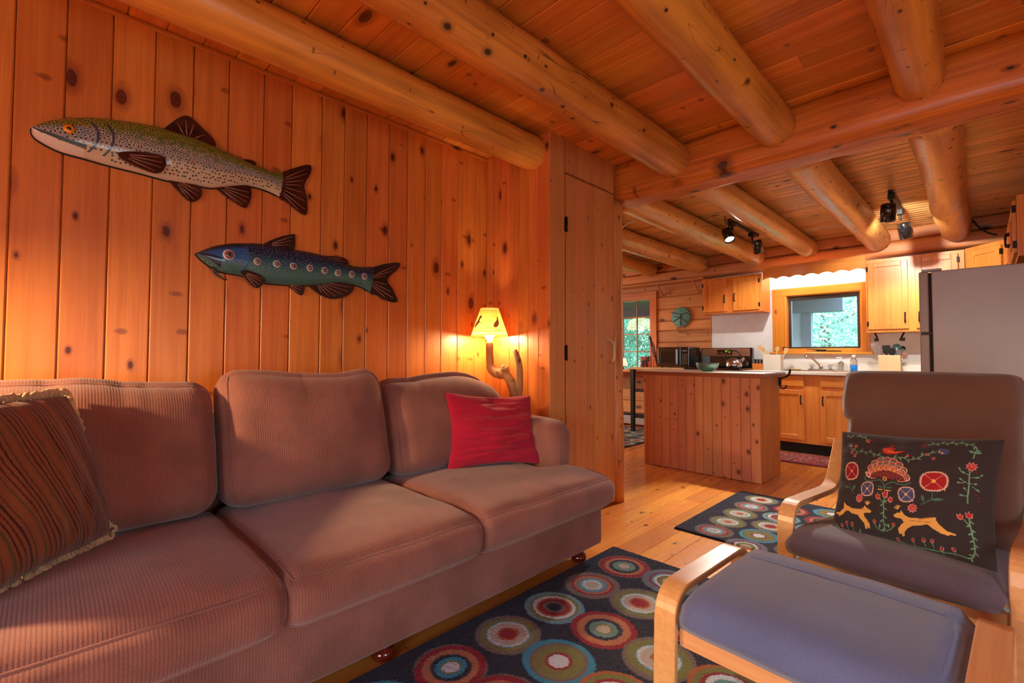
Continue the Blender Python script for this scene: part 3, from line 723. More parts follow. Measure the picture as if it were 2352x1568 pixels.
# scalloped valance over the sink with a fluorescent tube behind
top = []; n = 96
x0, x1 = -1.855, -0.855
for i in range(n + 1):
    x = x0 + (x1 - x0) * i / n
    top.append((x, 1.972 + 0.024 * abs(math.sin(PI * 7 * i / n))))
mb = MB().prism(top + [(x1, 2.125), (x0, 2.125)], 0.018, 1, 6.12)
va = mb.obj('valance', 'oak_x'); tag(va, 'scalloped wooden valance board above the sink window', 'valance')
tl = thing('tube_light', 'bright white tube light hidden behind the scalloped valance', 'light', (-1.36, 6.26, 2.07))
MB().box(-.42, .42, -.05, .05, .01, .04, .004).obj('housing', 'white_laminate', tl)
MB().tube([(-.40, 0, -.01), (.40, 0, -.01)], 0.014, 12).obj('tube', 'tube_white', tl)
# iron bracket on the header log
mb = MB(); mb.box(-1.30, -1.262, 6.255, 6.268, 2.10, 2.15, 0.002); mb.box(-1.285, -1.24, 6.24, 6.257, 2.14, 2.148, 0.001); tag(mb.obj('iron_plate', 'black_iron'), 'small dark iron plate on the header log above the sink', 'bracket')
# baseboard heater
ht = thing('baseboard_heater', 'low pale baseboard heater on the log wall beside the bar leg', 'heater')
bx('cover', 'heater_white', ht, (-5.4, -3.5, 6.335, 6.41, 0.03, 0.155), c=0.004); bx('grille', 'mdf_dark', ht, (-5.4, -3.5, 6.345, 6.41, 0.155, 0.185))

# ================================================================== SOFA
def ray(px, py):
    return FW + RT * ((px - 1176) / CF) - UP * ((py - 784) / CF)
def on_wall(px, py, X=-2.43):
    d = ray(px, py); t = X / d.x; return (t * d.y, CH + t * d.z)     # (y, z) on a plane x = X

sofa = thing('sofa', 'long three-seat brown ribbed sofa with loose cushions against the pine wall', 'sofa')
SY0, SY1 = -0.55, 2.085
def rb_obj(name, size, r, ctr, mat, par, fn=None, rot=None, n=14):
    vs, fs = roundbox(*size, r, n, fn)
    R_ = Matrix.Rotation(rot[0], 3, rot[1]) if rot else Matrix.Identity(3)
    vs = [R_ @ Vector(v) + Vector(ctr) for v in vs]
    mb = MB().add(vs, fs, 0, True); return mb.obj(name, mat, par)
def perim(size, r, pts, fn, rot, ctr):
    R_ = Matrix.Rotation(rot[0], 3, rot[1]) if rot else Matrix.Identity(3); out = []
    sx, sy, sz = size
    for p in pts:
        q = Vector(p); inn = Vector((max(-sx / 2 + r, min(sx / 2 - r, q.x)), max(-sy / 2 + r, min(sy / 2 - r, q.y)), max(-sz / 2 + r, min(sz / 2 - r, q.z))))
        d = q - inn
        if d.length > 1e-9: q = inn + d.normalized() * r
        if fn: q = fn(q, Vector((p[0] / sx * 2, p[1] / sy * 2, p[2] / sz * 2)))
        out.append(R_ @ q + Vector(ctr))
    return out
def fbase(q, u):
    q.x += 0.006 * math.sin(q.y * 3) * max(0, u.x); return q
rb_obj('base', (0.93, 2.60, 0.24), 0.02, (-1.86, 0.76, 0.21), 'sofa_fabric', sofa, fbase, n=20)
rb_obj('back_frame', (0.2, 2.50, 0.72), 0.06, (-2.315, 0.76, 0.45), 'sofa_fabric', sofa, n=20)
for sgn, yc in ((1, 1.992), (-1, -0.46)):
    def farm(q, u, sgn=sgn):
        k = max(0, (q.z - 0.08) / 0.22); q.y += sgn * 0.018 * k * (1 if u.y * sgn > 0 else -.2)
        q.z -= 0.02 * max(0, u.x) ** 3 if u.z > 0 else 0
        q.x += 0.012 * nz(q, 4, sgn); return q
    rb_obj('arm', (0.80, 0.185, 0.62), 0.09, (-1.985, yc, 0.40), 'sofa_fabric_side', sofa, farm, n=16)
# seat cushions
SEAT = [(-0.375, 0.478), (0.482, 1.178), (1.184, 1.895)]
for i, (a, b) in enumerate(SEAT):
    sz = (0.80, b - a, 0.175); ctr = (-1.735, (a + b) / 2, 0.378)
    def fs_(q, u, i=i, sz=sz):
        cx, cy = 1 - u.x ** 2, 1 - u.y ** 2
        q.z += (0.022 * cx * cy - 0.018 * max(0, u.x) ** 6 + 0.005 * nz(q, 7, i) * (u.z > 0)) * max(0, u.z)
        q.x += 0.026 * max(0, u.x) * (1 - (u.z) ** 2) + 0.006 * max(0, u.x) * math.cos(u.y * 1.4)
        q.y += 0.008 * u.y * (1 - u.z ** 2)
        if i == 2 and u.y > 0:   # T shape: wraps in front of the arm
            t = (q.x + 0.03) / 0.05; t = max(0, min(1, t + 0.0 - 2.3)); t = t * t * (3 - 2 * t)
            q.y += 0.165 * u.y * t * 1.0
        if i == 0 and u.y < 0:
            t = (q.x + 0.03) / 0.05 - 2.3; t = max(0, min(1, t)); q.y += 0.165 * u.y * t
        return q
    cu = rb_obj('seat_cushion', sz, 0.048, ctr, 'sofa_fabric', sofa, fs_, n=26)
    hx, hy, hz = sz[0] / 2, sz[1] / 2, sz[2] / 2
    def border(z):
        P = []
        for k in range(30): P.append((-hx + 2 * hx * k / 30, -hy, z))
        for k in range(30): P.append((hx, -hy + 2 * hy * k / 30, z))
        for k in range(31): P.append((hx - 2 * hx * k / 30, hy, z))
        return P
    for z in (hz, -hz):
        MB().tube(perim(sz, 0.048, border(z), fs_, None, ctr), 0.0048, 6).obj('piping', 'sofa_fabric_side', cu)
# back cushions
BACK = [(-0.36, 0.468, 0), (0.476, 1.178, 1), (1.184, 1.965, 2)]
for (a, b, i) in BACK:
    H = (0.50, 0.525, 0.50)[i]
    sz = (0.22, b - a, H); rot = (math.radians((-12, -12, -12)[i]), 'Y'); zc = (0.715, 0.722, 0.708)[i]; ctr = ((-2.08, -2.085, -2.075)[i], (a + b) / 2, zc)
    def fb_(q, u, i=i, H=H):
        cy, cz = 1 - u.y ** 2, 1 - u.z ** 2
        if u.x > 0: q.x += 0.042 * cy * (0.35 + 0.65 * cz) + 0.01 * (1 - cz) * (u.z < 0)
        if u.z > 0.3:
            k = (u.z - 0.3) / 0.7
            q.z += k * ((0.012 * math.cos(u.y * 3.2 + (0.4, 2.6, -0.6)[i]) + 0.004 * nz((q.y, 0, 0), 9, i)) + (0.008 * abs(u.y) ** 6))
            fold = math.exp(-((u.y - (0.35, -0.1, -0.5)[i]) / 0.05) ** 2) + .7 * math.exp(-((u.y - (0.5, 0.45, -0.38)[i]) / 0.03) ** 2) + (.6 * math.exp(-((u.y + 0.1) / 0.04) ** 2) if i == 0 else 0)
            if u.x > 0: q.x -= 0.014 * fold * k * (1 if i != 1 else .5); 
            q.x += 0.006 * nz((0, q.y * 2.2, q.z * .6), 7, i + 3) * k
        if u.x > -0.6 and u.z > -0.2: q.x -= (0.045, 0.045, 0.10)[i] * ((u.z + .2) / 1.2) ** 2.4 * (u.x + .6) / 1.6
        if u.z > 0 : q.y *= 1 - 0.02 * u.z if i != 2 else 1
        q.x += 0.004 * nz(q, 6, i)
        if i == 2 and u.y > 0 and u.z > 0: q.z -= 0.07 * u.y ** 4 * u.z; q.y -= 0.05 * u.y * u.z ** 2
        return q
    cu = rb_obj('back_cushion', sz, 0.088, ctr, 'sofa_fabric', sofa, fb_, rot, n=30)
    hx, hy, hz = sz[0] / 2, sz[1] / 2, sz[2] / 2; P = []
    for k in range(24): P.append((hx, -hy, -hz + 2 * hz * k / 24))
    for k in range(36): P.append((hx, -hy + 2 * hy * k / 36, hz))
    for k in range(25): P.append((hx, hy, hz - 2 * hz * k / 24))
    MB().tube(perim(sz, 0.088, P, fb_, rot, ctr), 0.0045, 6).obj('piping', 'sofa_fabric_side', cu)
prof = [(0.0, 0), (0.030, 0.0), (0.042, 0.010), (0.045, 0.022), (0.040, 0.036), (0.028, 0.045), (0.026, 0.05), (0.040, 0.058), (0.050, 0.072), (0.050, 0.085), (0.042, 0.098), (0.03, 0.10)]
for (x, y) in [(-1.49, 1.975), (-1.495, 0.862), (-1.49, -0.45), (-2.3, 1.9), (-2.3, -0.4)]:
    MB().lathe([(r * .93, z) for r, z in prof], 24, c=(x, y, 0)).obj('foot', 'cherry_foot', sofa)

# ================================================================== PILLOWS
def pillow(name, label, TL, TR, BR, BL, th, mat, nu=60, nv=60, canvas=None, pinch=0.07, wr=0.006, wf=6.0, seed=0, fold=None, backmat=None, aniso=(1, 1), cap=None):
    TL, TR, BR, BL = [np.array(p, float) for p in (TL, TR, BR, BL)]
    u = np.linspace(0, 1, nu)[:, None]; v = np.linspace(0, 1, nv)[None, :]
    su, sv = np.sin(PI * u), np.sin(PI * v)
    uu = .5 + (u - .5) * (1 - pinch * sv ** 1.2 * (1 - 0 * u)); vv = .5 + (v - .5) * (1 - pinch * su ** 1.2)
    P = ((1 - uu) * (1 - vv))[..., None] * BL + (uu * (1 - vv))[..., None] * BR + (uu * vv)[..., None] * TR + ((1 - uu) * vv)[..., None] * TL
    n_ = np.cross(TR - TL, TL - BL); n_ = -n_ / np.linalg.norm(n_)
    if n_ @ (np.array((0, 0, CH)) - P.mean((0, 1))) < 0: n_ = -n_
    prof = (np.clip(su * sv, 0, 1)) ** 0.42
    w = np.zeros((nu, nv))
    for i in range(nu):
        for j in range(nv):
            w[i, j] = nz((i / nu * aniso[0], j / nv * aniso[1], 0), wf, seed) + .5 * nz((i / nu * aniso[0], j / nv * aniso[1], 1), wf * 2.3, seed)
    if fold: w += fold(u, v)
    edge = np.minimum(prof * 1.6, 1)
    col = None
    if canvas is not None: col = canvas.at(u * canvas.w + 0 * v, v * canvas.h + 0 * u)
    root = thing(name, label, 'pillow')
    F = P + n_ * ((th * .62) * prof + wr * w * edge)[..., None]
    B = P - n_ * ((th * .38) * prof)[..., None]
    np_grid('front', F, mat, root, col)
    Bc = None if col is None else np.broadcast_to(lin(cap) if cap else canvas.a[0, 0], B.shape).copy()
    np_grid('back', B[::4, ::4], backmat or mat, root, None if Bc is None else Bc[::4, ::4])
    bd = np.concatenate([P[:, 0], P[-1, :], P[::-1, -1], P[0, ::-1]])
    return root, bd, n_

rp = pillow('throw_pillow', 'crumpled plain red cushion in the right corner of the brown sofa', (-1.955, 1.467, 0.862), (-1.86, 2.005, 0.822), (-1.69, 1.905, 0.475), (-1.90, 1.445, 0.475), 0.13, 'red_linen', 110, 110, pinch=0.10, wr=0.017, wf=3.6, seed=4, aniso=(0.8, 3.0),
            fold=lambda u, v: -1.9 * np.exp(-(((u - .5) / .10) ** 2 + ((v - .95) / .16) ** 2)) - .55 * np.exp(-((v - .52 - .12 * (u - .5) ** 2 * 4) / .02) ** 2) - .5 * np.exp(-((v - .36 + .18 * (u - .2)) / .02) ** 2) * (u < .6) - .5 * np.exp(-((v - .16 - .06 * u) / .018) ** 2))
# striped fringed pillow
cv = Canvas(0.52, 0.46, 0.0012, (132, 74, 46))
k = 0
xx = -0.3
while xx < 0.8:
    w_ = 0.0035 + 0.004 * rnd.random(); c_ = [(78, 42, 34), (60, 34, 34), (92, 60, 40), (132, 84, 52), (84, 74, 42), (70, 36, 30)][k % 6]
    pts = [(xx + 0.10 * (1 - t) ** 2 + .010 * math.sin(t * 7 + xx * 3), t * 0.46) for t in [q / 14 for q in range(15)]]
    cv.line(pts, w_, c_); xx += 0.0135; k += 1
root, bd, n_ = pillow('striped_pillow', 'brown striped pillow with cream rope fringe at the left end of the sofa', (-1.60, -0.30, 0.93), (-1.965, 0.052, 0.925), (-1.915, 0.158, 0.505), (-1.55, -0.17, 0.478), 0.17, 'stripe_cloth', 330, 330, cv, pinch=0.03, wr=0.006, wf=3.5, seed=9, aniso=(2, .8))
mb = MB(); acc = 0; last = None
L_ = 0
for i in range(len(bd) - 1):
    L_ += np.linalg.norm(bd[i + 1] - bd[i])
    if L_ > 0.011:
        L_ = 0; p = Vector(bd[i]); d = Vector(bd[i + 1] - bd[i]).normalized(); o_ = d.cross(Vector(n_)).normalized(); N_ = Vector(n_)
        if (p - Vector((-1.76, -0.07, 0.7))).dot(o_) < 0: o_ = -o_
        rr = 0.011 + 0.006 * rnd.random(); ph = rnd.random() * 6
        pts = [p + o_ * (0.006 + rr * math.sin(t)) * 1.0 + d * rr * 0.9 * math.cos(t + ph * .1) + N_ * (0.006 * math.cos(t * 1.0 + ph)) for t in [PI * q / 5 - .4 for q in range(7)]]
        mb.tube(pts, 0.0055, 5)
fr = mb.obj('fringe', 'cream_fringe', root); fr['kind'] = 'stuff'; fr['label'] = 'cream rope fringe'

# ================================================================== DRIFTWOOD LAMPS
def lampshade(par, r0, r1, h, z, loc=(0, 0)):
    n = 200; m = 90
    cv = Canvas(2 * PI * 0.12, h, 0.0012, (156, 98, 42))
    # lower and upper borders with stitched dots, pine sprigs and leaping moose silhouettes (dark cut-outs)
    for k in range(60): cv.disc(k * cv.w / 60, 0.016, 0.0028, (255, 240, 200)); cv.disc(k * cv.w / 60, h - 0.012, 0.0022, (255, 240, 200))
    pts = [(cv.w * t / 240, 0.022 + 0.003 * math.sin(t * PI / 4)) for t in range(241)]; cv.line(pts, 0.002, (150, 70, 30))
    pts = [(cv.w * t / 240, h - 0.02 + 0.002 * math.sin(t * PI / 4)) for t in range(241)]; cv.line(pts, 0.0018, (150, 70, 30))
    for k in range(4):
        ox = (k + 0.93) * cv.w / 4; oy = 0.082
        T_ = lambda pts: [(ox + 1.75 * (x * math.cos(.75) - y * math.sin(.75)), oy + 1.55 * (x * math.sin(.75) + y * math.cos(.75))) for x, y in pts]
        D_ = (30, 12, 5)
        cv.poly(T_([(-.03, .006), (-.02, .013), (.006, .013), (.014, .018), (.028, .018), (.034, .01), (.03, .004), (.018, .004), (.012, -.006), (-.012, -.008), (-.028, -.002)]), D_)
        for a, b in (((-.026, .0), (-.038, -.016)), ((-.02, -.002), (-.026, -.02)), ((.008, -.004), (.02, -.02)), ((.002, -.004), (.004, -.022))): cv.line(T_([a, b]), 0.004, D_)
        for a, b in (((.018, .018), (.008, .036)), ((.008, .036), (-.006, .036)), ((.012, .03), (.0, .028)), ((.024, .018), (.03, .036)), ((.03, .036), (.042, .04))): cv.line(T_([a, b]), 0.0022, (110, 50, 20))
        tx = ox + cv.w / 8
        cv.line([(tx, .03), (tx + .004, .10)], .002, (150, 80, 30))
        for q in range(6): cv.line([(tx + .0, .045 + q * .009), (tx - .01, .053 + q * .009)], .0014, (150, 80, 30)); cv.line([(tx + .001, .045 + q * .009), (tx + .012, .053 + q * .009)], .0014, (150, 80, 30))
    a = np.linspace(0, 2 * PI, n, endpoint=False)[:, None]; t = np.linspace(0, 1, m)[None, :]
    r = r0 + (r1 - r0) * t; P = np.stack([loc[0] + r * np.cos(a), loc[1] + r * np.sin(a), z + h * t + 0 * a], -1)
    col = cv.at(a / (2 * PI) * cv.w + 0 * t, t * h + 0 * a)
    return np_grid('lamp_shade', P, 'shade_paper', par, col, wrap_u=True)
def driftlamp(loc, label, branch=True, bulb='bulb_warm', cap=False):
    t = thing('driftwood_lamp', label, 'lamp', loc)
    lampshade(t, 0.121, 0.058, 0.185, 1.185 - 0.005)
    mb = MB().lathe([(0.0, 0), (0.022, 0), (0.03, 0.02), (0.034, 0.04), (0.028, 0.062), (0.014, 0.078), (0.0, 0.082)], 16, c=(0, 0, 1.160), cap0=False, cap1=False)
    mb.obj('bulb', bulb, t)
    if cap: MB().lathe([(0, 0), (.057, 0), (.057, .003), (0, .003)], 24, c=(0, 0, 1.36), cap0=False, cap1=False).obj('light_block_cap', 'rope_beige', t)  # disc added on the unseen lamp to keep its light off the ceiling
    mb = MB().lathe([(0.0, 0), (0.016, 0), (0.016, 0.05), (0.013, 0.055), (0, 0.055)], 14, c=(0, 0, 1.108), cap0=False, cap1=False); mb.obj('socket', 'rope_beige', t)
    mb = MB()
    for a in range(3):
        mb.tube([(0, 0, 1.19), (0.058 * math.cos(a * 2.1), 0.058 * math.sin(a * 2.1), 1.355)], 0.0013, 5)
    mb.tube([(0.058 * math.cos(q * PI / 12), 0.058 * math.sin(q * PI / 12), 1.362) for q in range(24)], 0.0016, 5, closed=True)
    mb.obj('shade_wire', 'dark_hardware', t)
    pts = smoothpath([(0.0, 0, 1.14), (0.002, 0.0, 1.08), (-0.004, .01, 1.02), (0.0, .015, 0.975), (0.03, .02, 0.945), (0.08, .03, 0.935), (0.12, .035, 0.93), (0.155, .04, 0.89), (0.175, .05, 0.83), (0.18, .062, 0.76), (0.17, .088, 0.60), (0.17, .09, 0.3), (0.16, .09, 0.03)], 5)
    rs_ = []
    for i in range(len(pts)):
        z = pts[i].z; base = 0.023 if z > 0.99 else (0.031 if z > 0.92 else 0.030)
        rs_.append(base * (1 + 0.22 * nz(pts[i] * 1.0, 14, 3)))
    mb = MB().tube(pts, rs_, 12); mb.tube(smoothpath([(0.12, .035, 0.95), (0.105, .03, 0.975), (0.11, 0.02, 0.985)], 4), [.026, .028, .03, .03, .028, .024, .018, .012, .006], 10)
    mb.obj('driftwood_stem', 'driftwood', t)
    if branch:
        pts = smoothpath([(0.19, .085, 0.66), (0.195, .064, 0.74), (0.205, .066, 0.85), (0.21, .066, 0.93), (0.205, .065, 1.0), (0.185, .064, 1.06), (0.168, .064, 1.085)], 5)
        mb = MB().tube(pts, [0.026 * (1 - 0.45 * (i / len(pts)) ** 3) * (1 + .15 * nz(p, 16, 8)) for i, p in enumerate(pts)], 10); mb.obj('driftwood_branch', 'driftwood', t)
    MB().lathe([(0, 0), (0.05, 0), (0.055, 0.01), (0.055, 0.035), (0.05, 0.045), (0, 0.045)], 24, c=(0.16, .092, 0)).obj('base', 'driftwood', t)
    return t
driftlamp((-2.275, 2.062, 0.0), 'small lit lamp with moose shade on a twisted driftwood stem in the sofa corner')
l2 = driftlamp((-1.90, -0.92, 0.15), 'driftwood lamp outside the frame beyond the left end of the sofa', False, 'bulb_strong', True)

# ================================================================== FISH
def z1(pts): return [on_wall(40 + a / 2.45, 200 + b / 2.45) for a, b in pts]
def resample(P, n):
    P = np.array(P, float); d = np.r_[0, np.cumsum(np.hypot(*(P[1:] - P[:-1]).T))]; t = np.linspace(0, d[-1], n)
    sp = smoothpath([Vector((a, b, 0)) for a, b in P], 10); P = np.array([(p.x, p.y) for p in sp]); d = np.r_[0, np.cumsum(np.hypot(*(P[1:] - P[:-1]).T))]; t = np.linspace(0, d[-1], n)
    return np.stack([np.interp(t, d, P[:, 0]), np.interp(t, d, P[:, 1])], 1)
def fish_body(par, top, bot, mat, paint, depth, n=560, m=120):
    T_ = resample(z1(top), n); B_ = resample(z1(bot), n)
    s = np.linspace(0, 1, n)[:, None]; t = np.linspace(0, 1, m)[None, :]
    yz = B_[:, None, :] * (1 - t[..., None]) + T_[:, None, :] * t[..., None]
    w = depth * np.clip(np.sin(PI * np.clip(s * .93 + .03, 0, 1)), 0, 1) ** .35 * np.clip(np.sin(PI * t), 0, 1) ** .5
    X = -2.458 + 0.012 + w
    X = X + 0.004 * ((s > 0.26) & (s < 0.3)) * 0
    P = np.stack([X + 0 * yz[..., 0], yz[..., 0], yz[..., 1]], -1)
    col = paint(s + 0 * t, t + 0 * s, yz)
    np_grid('body', P, mat, par, col)
    Bk = P.copy(); Bk[..., 0] = -2.459; np_grid('back_board', Bk[::8, ::6], 'mdf_dark', par)
    rim = np.concatenate([T_, B_[::-1]]); 
    MB().tube([(-2.456, a, b) for a, b in rim[::6]], 0.004, 6, closed=True).obj('rim', 'mdf_dark', par)
def fin(par, pts, mat, x0=-2.455, th=0.014, rays=None, name='fin'):
    P = resample(z1(pts + [pts[0]]), 40)[:-1]
    mb = MB().prism([(a, b) for a, b in P], th, 0, x0)
    o = mb.obj(name, mat, par)
    if rays:
        (a, b), ends = rays; m2 = MB(); A = z1([(a, b)])[0]
        for e in ends:
            E_ = z1([e])[0]
            m2.tube([(x0 + th, A[0] + (E_[0] - A[0]) * q, A[1] + (E_[1] - A[1]) * q) for q in (.25, .6, .97)], [0.002, 0.0035, 0.003], 5)
        m2.obj('fin_ray', 'fin_ridge', o)
    return o
def spots(yz, step, jit, seed):
    """jittered hex grid of spot centres -> (distance to nearest, random id, angle-stretched)"""
    y, z = yz[..., 0], yz[..., 1]; r_ = np.random.RandomState(seed)
    J = r_.rand(400, 400, 3); best = np.full(y.shape, 9.0); rid = np.zeros(y.shape)
    gi = np.floor(y / step).astype(int); gj = np.floor(z / step).astype(int)
    for di in (-1, 0, 1):
        for dj in (-1, 0, 1):
            i = gi + di; j = gj + dj; q = J[i % 400, j % 400]
            cx = (i + .5 + .5 * (j % 2) - .25 + (q[..., 0] - .5) * jit) * step; cz = (j + .5 + (q[..., 1] - .5) * jit) * step
            d = np.hypot((y - cx) * .85, z - cz); m_ = d < best; best = np.where(m_, d, best); rid = np.where(m_, q[..., 2], rid)
    return best, rid
def L3(c): return lin(c)[None, None, :]
def mixc(a, b, f): return a * (1 - f[..., None]) + b * f[..., None]
def ss(x, a, b): t = np.clip((x - a) / (b - a), 0, 1); return t * t * (3 - 2 * t)
def paint_trout(s, t, yz):
    g, m_, c_, be = L3((86, 104, 18)), L3((120, 126, 130)), L3((186, 176, 136)), L3((200, 190, 160))
    hi = .60 - .04 * s
    col = mixc(be, c_, ss(t, .05, .2)); col = mixc(col, m_, ss(t, .22 + .1 * (1 - s), .5)); col = mixc(col, L3((104, 116, 96)), ss(t, hi - .14, hi)); col = mixc(col, g, ss(t, hi, hi + .16))
    head = (s < .24)
    col = np.where((head & (t < .72))[..., None], mixc(col, L3((112, 128, 150)), ss(t, .25, .5) * .6), col)
    step = 0.0145
    d, r_ = spots(yz, step, .55, 3); fade = ss(t, .03 + .14 * (s < .28), .10 + .16 * (s < .28))
    R1 = .0060 * (1 - .22 * s); up = ss(t, .36, .5)
    ring = (d < R1) & (r_ > .04) & (up > .5) & (fade > .3); dark = (d < R1 * .6) & (r_ > .05) & (fade > .4)
    col = np.where(ring[..., None], mixc(L3((196, 196, 170)) + 0 * col, L3((160, 166, 84)) + 0 * col, ss(t, .6, .8)), col)
    col = np.where(dark[..., None], np.where((r_ > .93)[..., None], L3((130, 30, 16)), L3((26, 18, 20))), col)
    # mouth line and gill plate edges
    q = (s < .2) & (np.abs(t - (.47 - s * 1.3)) < .05); col = np.where(q[..., None], L3((34, 70, 72)), col)
    q = (s < .19) & (t < .40 - s * 1.3); col = np.where(q[..., None], L3((210, 204, 186)), col)
    for s0 in (.235, .285):
        q = (np.abs(s - (s0 - .22 * (t - .5) ** 2)) < .0045) & (t > .12) & (t < .84); col = np.where(q[..., None], L3((48, 60, 70)), col)
    return col
TROUT_T = [(78, 225), (150, 190), (260, 172), (380, 165), (500, 172), (640, 190), (760, 210), (900, 250), (1050, 300), (1200, 370), (1330, 430), (1440, 468), (1498, 475)]
TROUT_B = [(78, 226), (85, 262), (130, 300), (240, 355), (380, 395), (520, 435), (700, 480), (850, 520), (1000, 545), (1100, 562), (1200, 555), (1300, 550), (1400, 575), (1480, 612)]
tr = thing('trout_carving', 'large green spotted trout carving mounted high on the pine wall', 'wall art')
fish_body(tr, TROUT_T, TROUT_B, 'trout_paint', paint_trout, 0.052)
fin(tr, [(820, 235), (890, 180), (940, 155), (980, 165), (1040, 220), (1110, 290), (1120, 325), (1105, 340), (1000, 300)], 'fin_dark', rays=((960, 300), [(900, 190), (950, 175), (1000, 200), (1060, 260)]))
fin(tr, [(1250, 405), (1300, 402), (1340, 415), (1345, 440), (1320, 452)], 'fin_dark')
fin(tr, [(560, 385), (600, 378), (700, 380), (800, 397), (828, 430), (815, 480), (775, 497), (700, 475), (600, 430), (565, 408)], 'fin_dark', -2.405, .014, rays=((560, 390), [(800, 410), (815, 440), (805, 468), (770, 488)]))
fin(tr, [(850, 515), (900, 570), (960, 630), (1000, 640), (1040, 610), (1035, 560), (980, 535)], 'fin_dark', rays=((880, 510), [(970, 630), (1000, 632), (1022, 612), (1032, 585)]))
fin(tr, [(1110, 555), (1180, 610), (1270, 670), (1300, 668), (1322, 600), (1300, 548), (1200, 548)], 'fin_dark', rays=((1120, 545), [(1240, 645), (1275, 660), (1300, 645), (1312, 620), (1312, 590)]))
fin(tr, [(1492, 475), (1600, 440), (1655, 435), (1655, 480), (1620, 550), (1635, 620), (1635, 710), (1600, 705), (1520, 640), (1478, 612)], 'fin_dark', rays=((1440, 540), [(1640, 450), (1645, 480), (1620, 520), (1608, 550), (1615, 590), (1625, 640), (1628, 690), (1590, 690)]), name='tail_fin')
def eye(par, px, py, rs_, mats, x):
    y, z = z1([(px, py)])[0]
    T = Matrix.Translation((x, y, z)) @ Matrix.Rotation(PI / 2, 4, 'Y')
    for k, (r, m_) in enumerate(zip(rs_, mats)):
        MB().lathe([(r, 0), (r * .98, .003), (r * .75, .006), (r * .4, .008), (0, .0085)], 20, T=T @ Matrix.Translation((0, 0, k * .003)), cap0=False, cap1=False).obj('eye' if k == 0 else ('iris' if k == 1 and len(rs_) > 2 else 'pupil'), m_, par)
eye(tr, 288, 250, (0.017, 0.008), ('gold_eye', 'eye_black'), -2.402)

def paint_cat(s, t, yz):
    c0, c1, c2 = L3((62, 110, 104)), L3((30, 84, 98)), L3((12, 38, 68))
    col = mixc(c0, c1, ss(t, .25, .55)); col = mixc(col, c2, ss(t, .5, .75)); col = mixc(col, L3((10, 22, 48)), ss(t, .8, .98))
    head = s < .25; col = np.where(head[..., None], mixc(col, L3((30, 104, 170)), ss(t, .2, .5) * .7 * (1 - ss(t, .75, .95))), col)
    d, r_ = spots(yz, .0115, .9, 8)
    q = (d < .0016) & (s > .22) & (t > .18); col = np.where(q[..., None], L3((120, 170, 180)), col)
    q = (d < .0022) & (s < .22) & (r_ > .6) & (t < .5); col = np.where(q[..., None], L3((140, 140, 110)), col)
    q = (s < .13) & (np.abs(t - (.62 - 2.4 * s)) < .13 + s * .4); col = np.where(q[..., None], L3((16, 26, 52)), col)
    q = (np.abs(s - (.255 - .18 * (t - .5) ** 2)) < .005) & (t > .1) & (t < .8); col = np.where(q[..., None], L3((40, 90, 150)), col)
    return col
CAT_T = [(1010, 935), (1060, 915), (1120, 893), (1200, 880), (1280, 878), (1380, 880), (1480, 895), (1560, 912), (1660, 930), (1760, 955), (1860, 995), (1940, 1012), (2010, 1010)]
CAT_B = [(1010, 936), (1030, 960), (1060, 985), (1110, 1022), (1160, 1040), (1250, 1055), (1300, 1070), (1400, 1100), (1500, 1110), (1600, 1115), (1700, 1110), (1820, 1100), (1920, 1115), (1990, 1150)]
ct = thing('blue_fish_carving', 'smaller blue fish carving with a row of round silver dots below the trout', 'wall art')
fish_body(ct, CAT_T, CAT_B, 'cat_paint', paint_cat, 0.045)
fin(ct, [(1380, 885), (1430, 860), (1500, 835), (1560, 825), (1568, 830), (1560, 915), (1480, 905)], 'fin_black', rays=((1400, 890), [(1555, 835), (1550, 860), (1545, 885)]))
fin(ct, [(1710, 945), (1760, 948), (1830, 955), (1865, 975), (1860, 1002), (1800, 990)], 'fin_black', rays=((1720, 960), [(1830, 962), (1855, 980), (1850, 995)]))
fin(ct, [(1250, 1038), (1290, 1030), (1350, 1050), (1385, 1080), (1385, 1100), (1350, 1132), (1320, 1120), (1280, 1080)], 'fin_black', -2.43, .014, rays=((1255, 1035), [(1380, 1082), (1378, 1100), (1362, 1118), (1340, 1126)]))
fin(ct, [(1520, 1105), (1560, 1140), (1600, 1170), (1618, 1150), (1615, 1108)], 'fin_black', rays=((1520, 1100), [(1595, 1160), (1608, 1145), (1610, 1125)]))
fin(ct, [(1640, 1112), (1700, 1160), (1770, 1190), (1840, 1180), (1890, 1150), (1895, 1100), (1800, 1096), (1700, 1106)], 'fin_black', rays=((1680, 1090), [(1720, 1160), (1760, 1178), (1800, 1178), (1840, 1168), (1875, 1150), (1885, 1125)]))
fin(ct, [(2005, 1012), (2080, 992), (2160, 988), (2140, 1030), (2085, 1080), (2120, 1140), (2145, 1205), (2100, 1205), (2030, 1170), (1990, 1150)], 'fin_black', rays=((1960, 1080), [(2145, 998), (2120, 1030), (2080, 1060), (2085, 1110), (2110, 1150), (2125, 1190), (2080, 1185)]), name='tail_fin')
eye(ct, 1183, 947, (0.0245, 0.019, 0.009), ('eye_white', 'eye_mauve', 'eye_black'), -2.412)
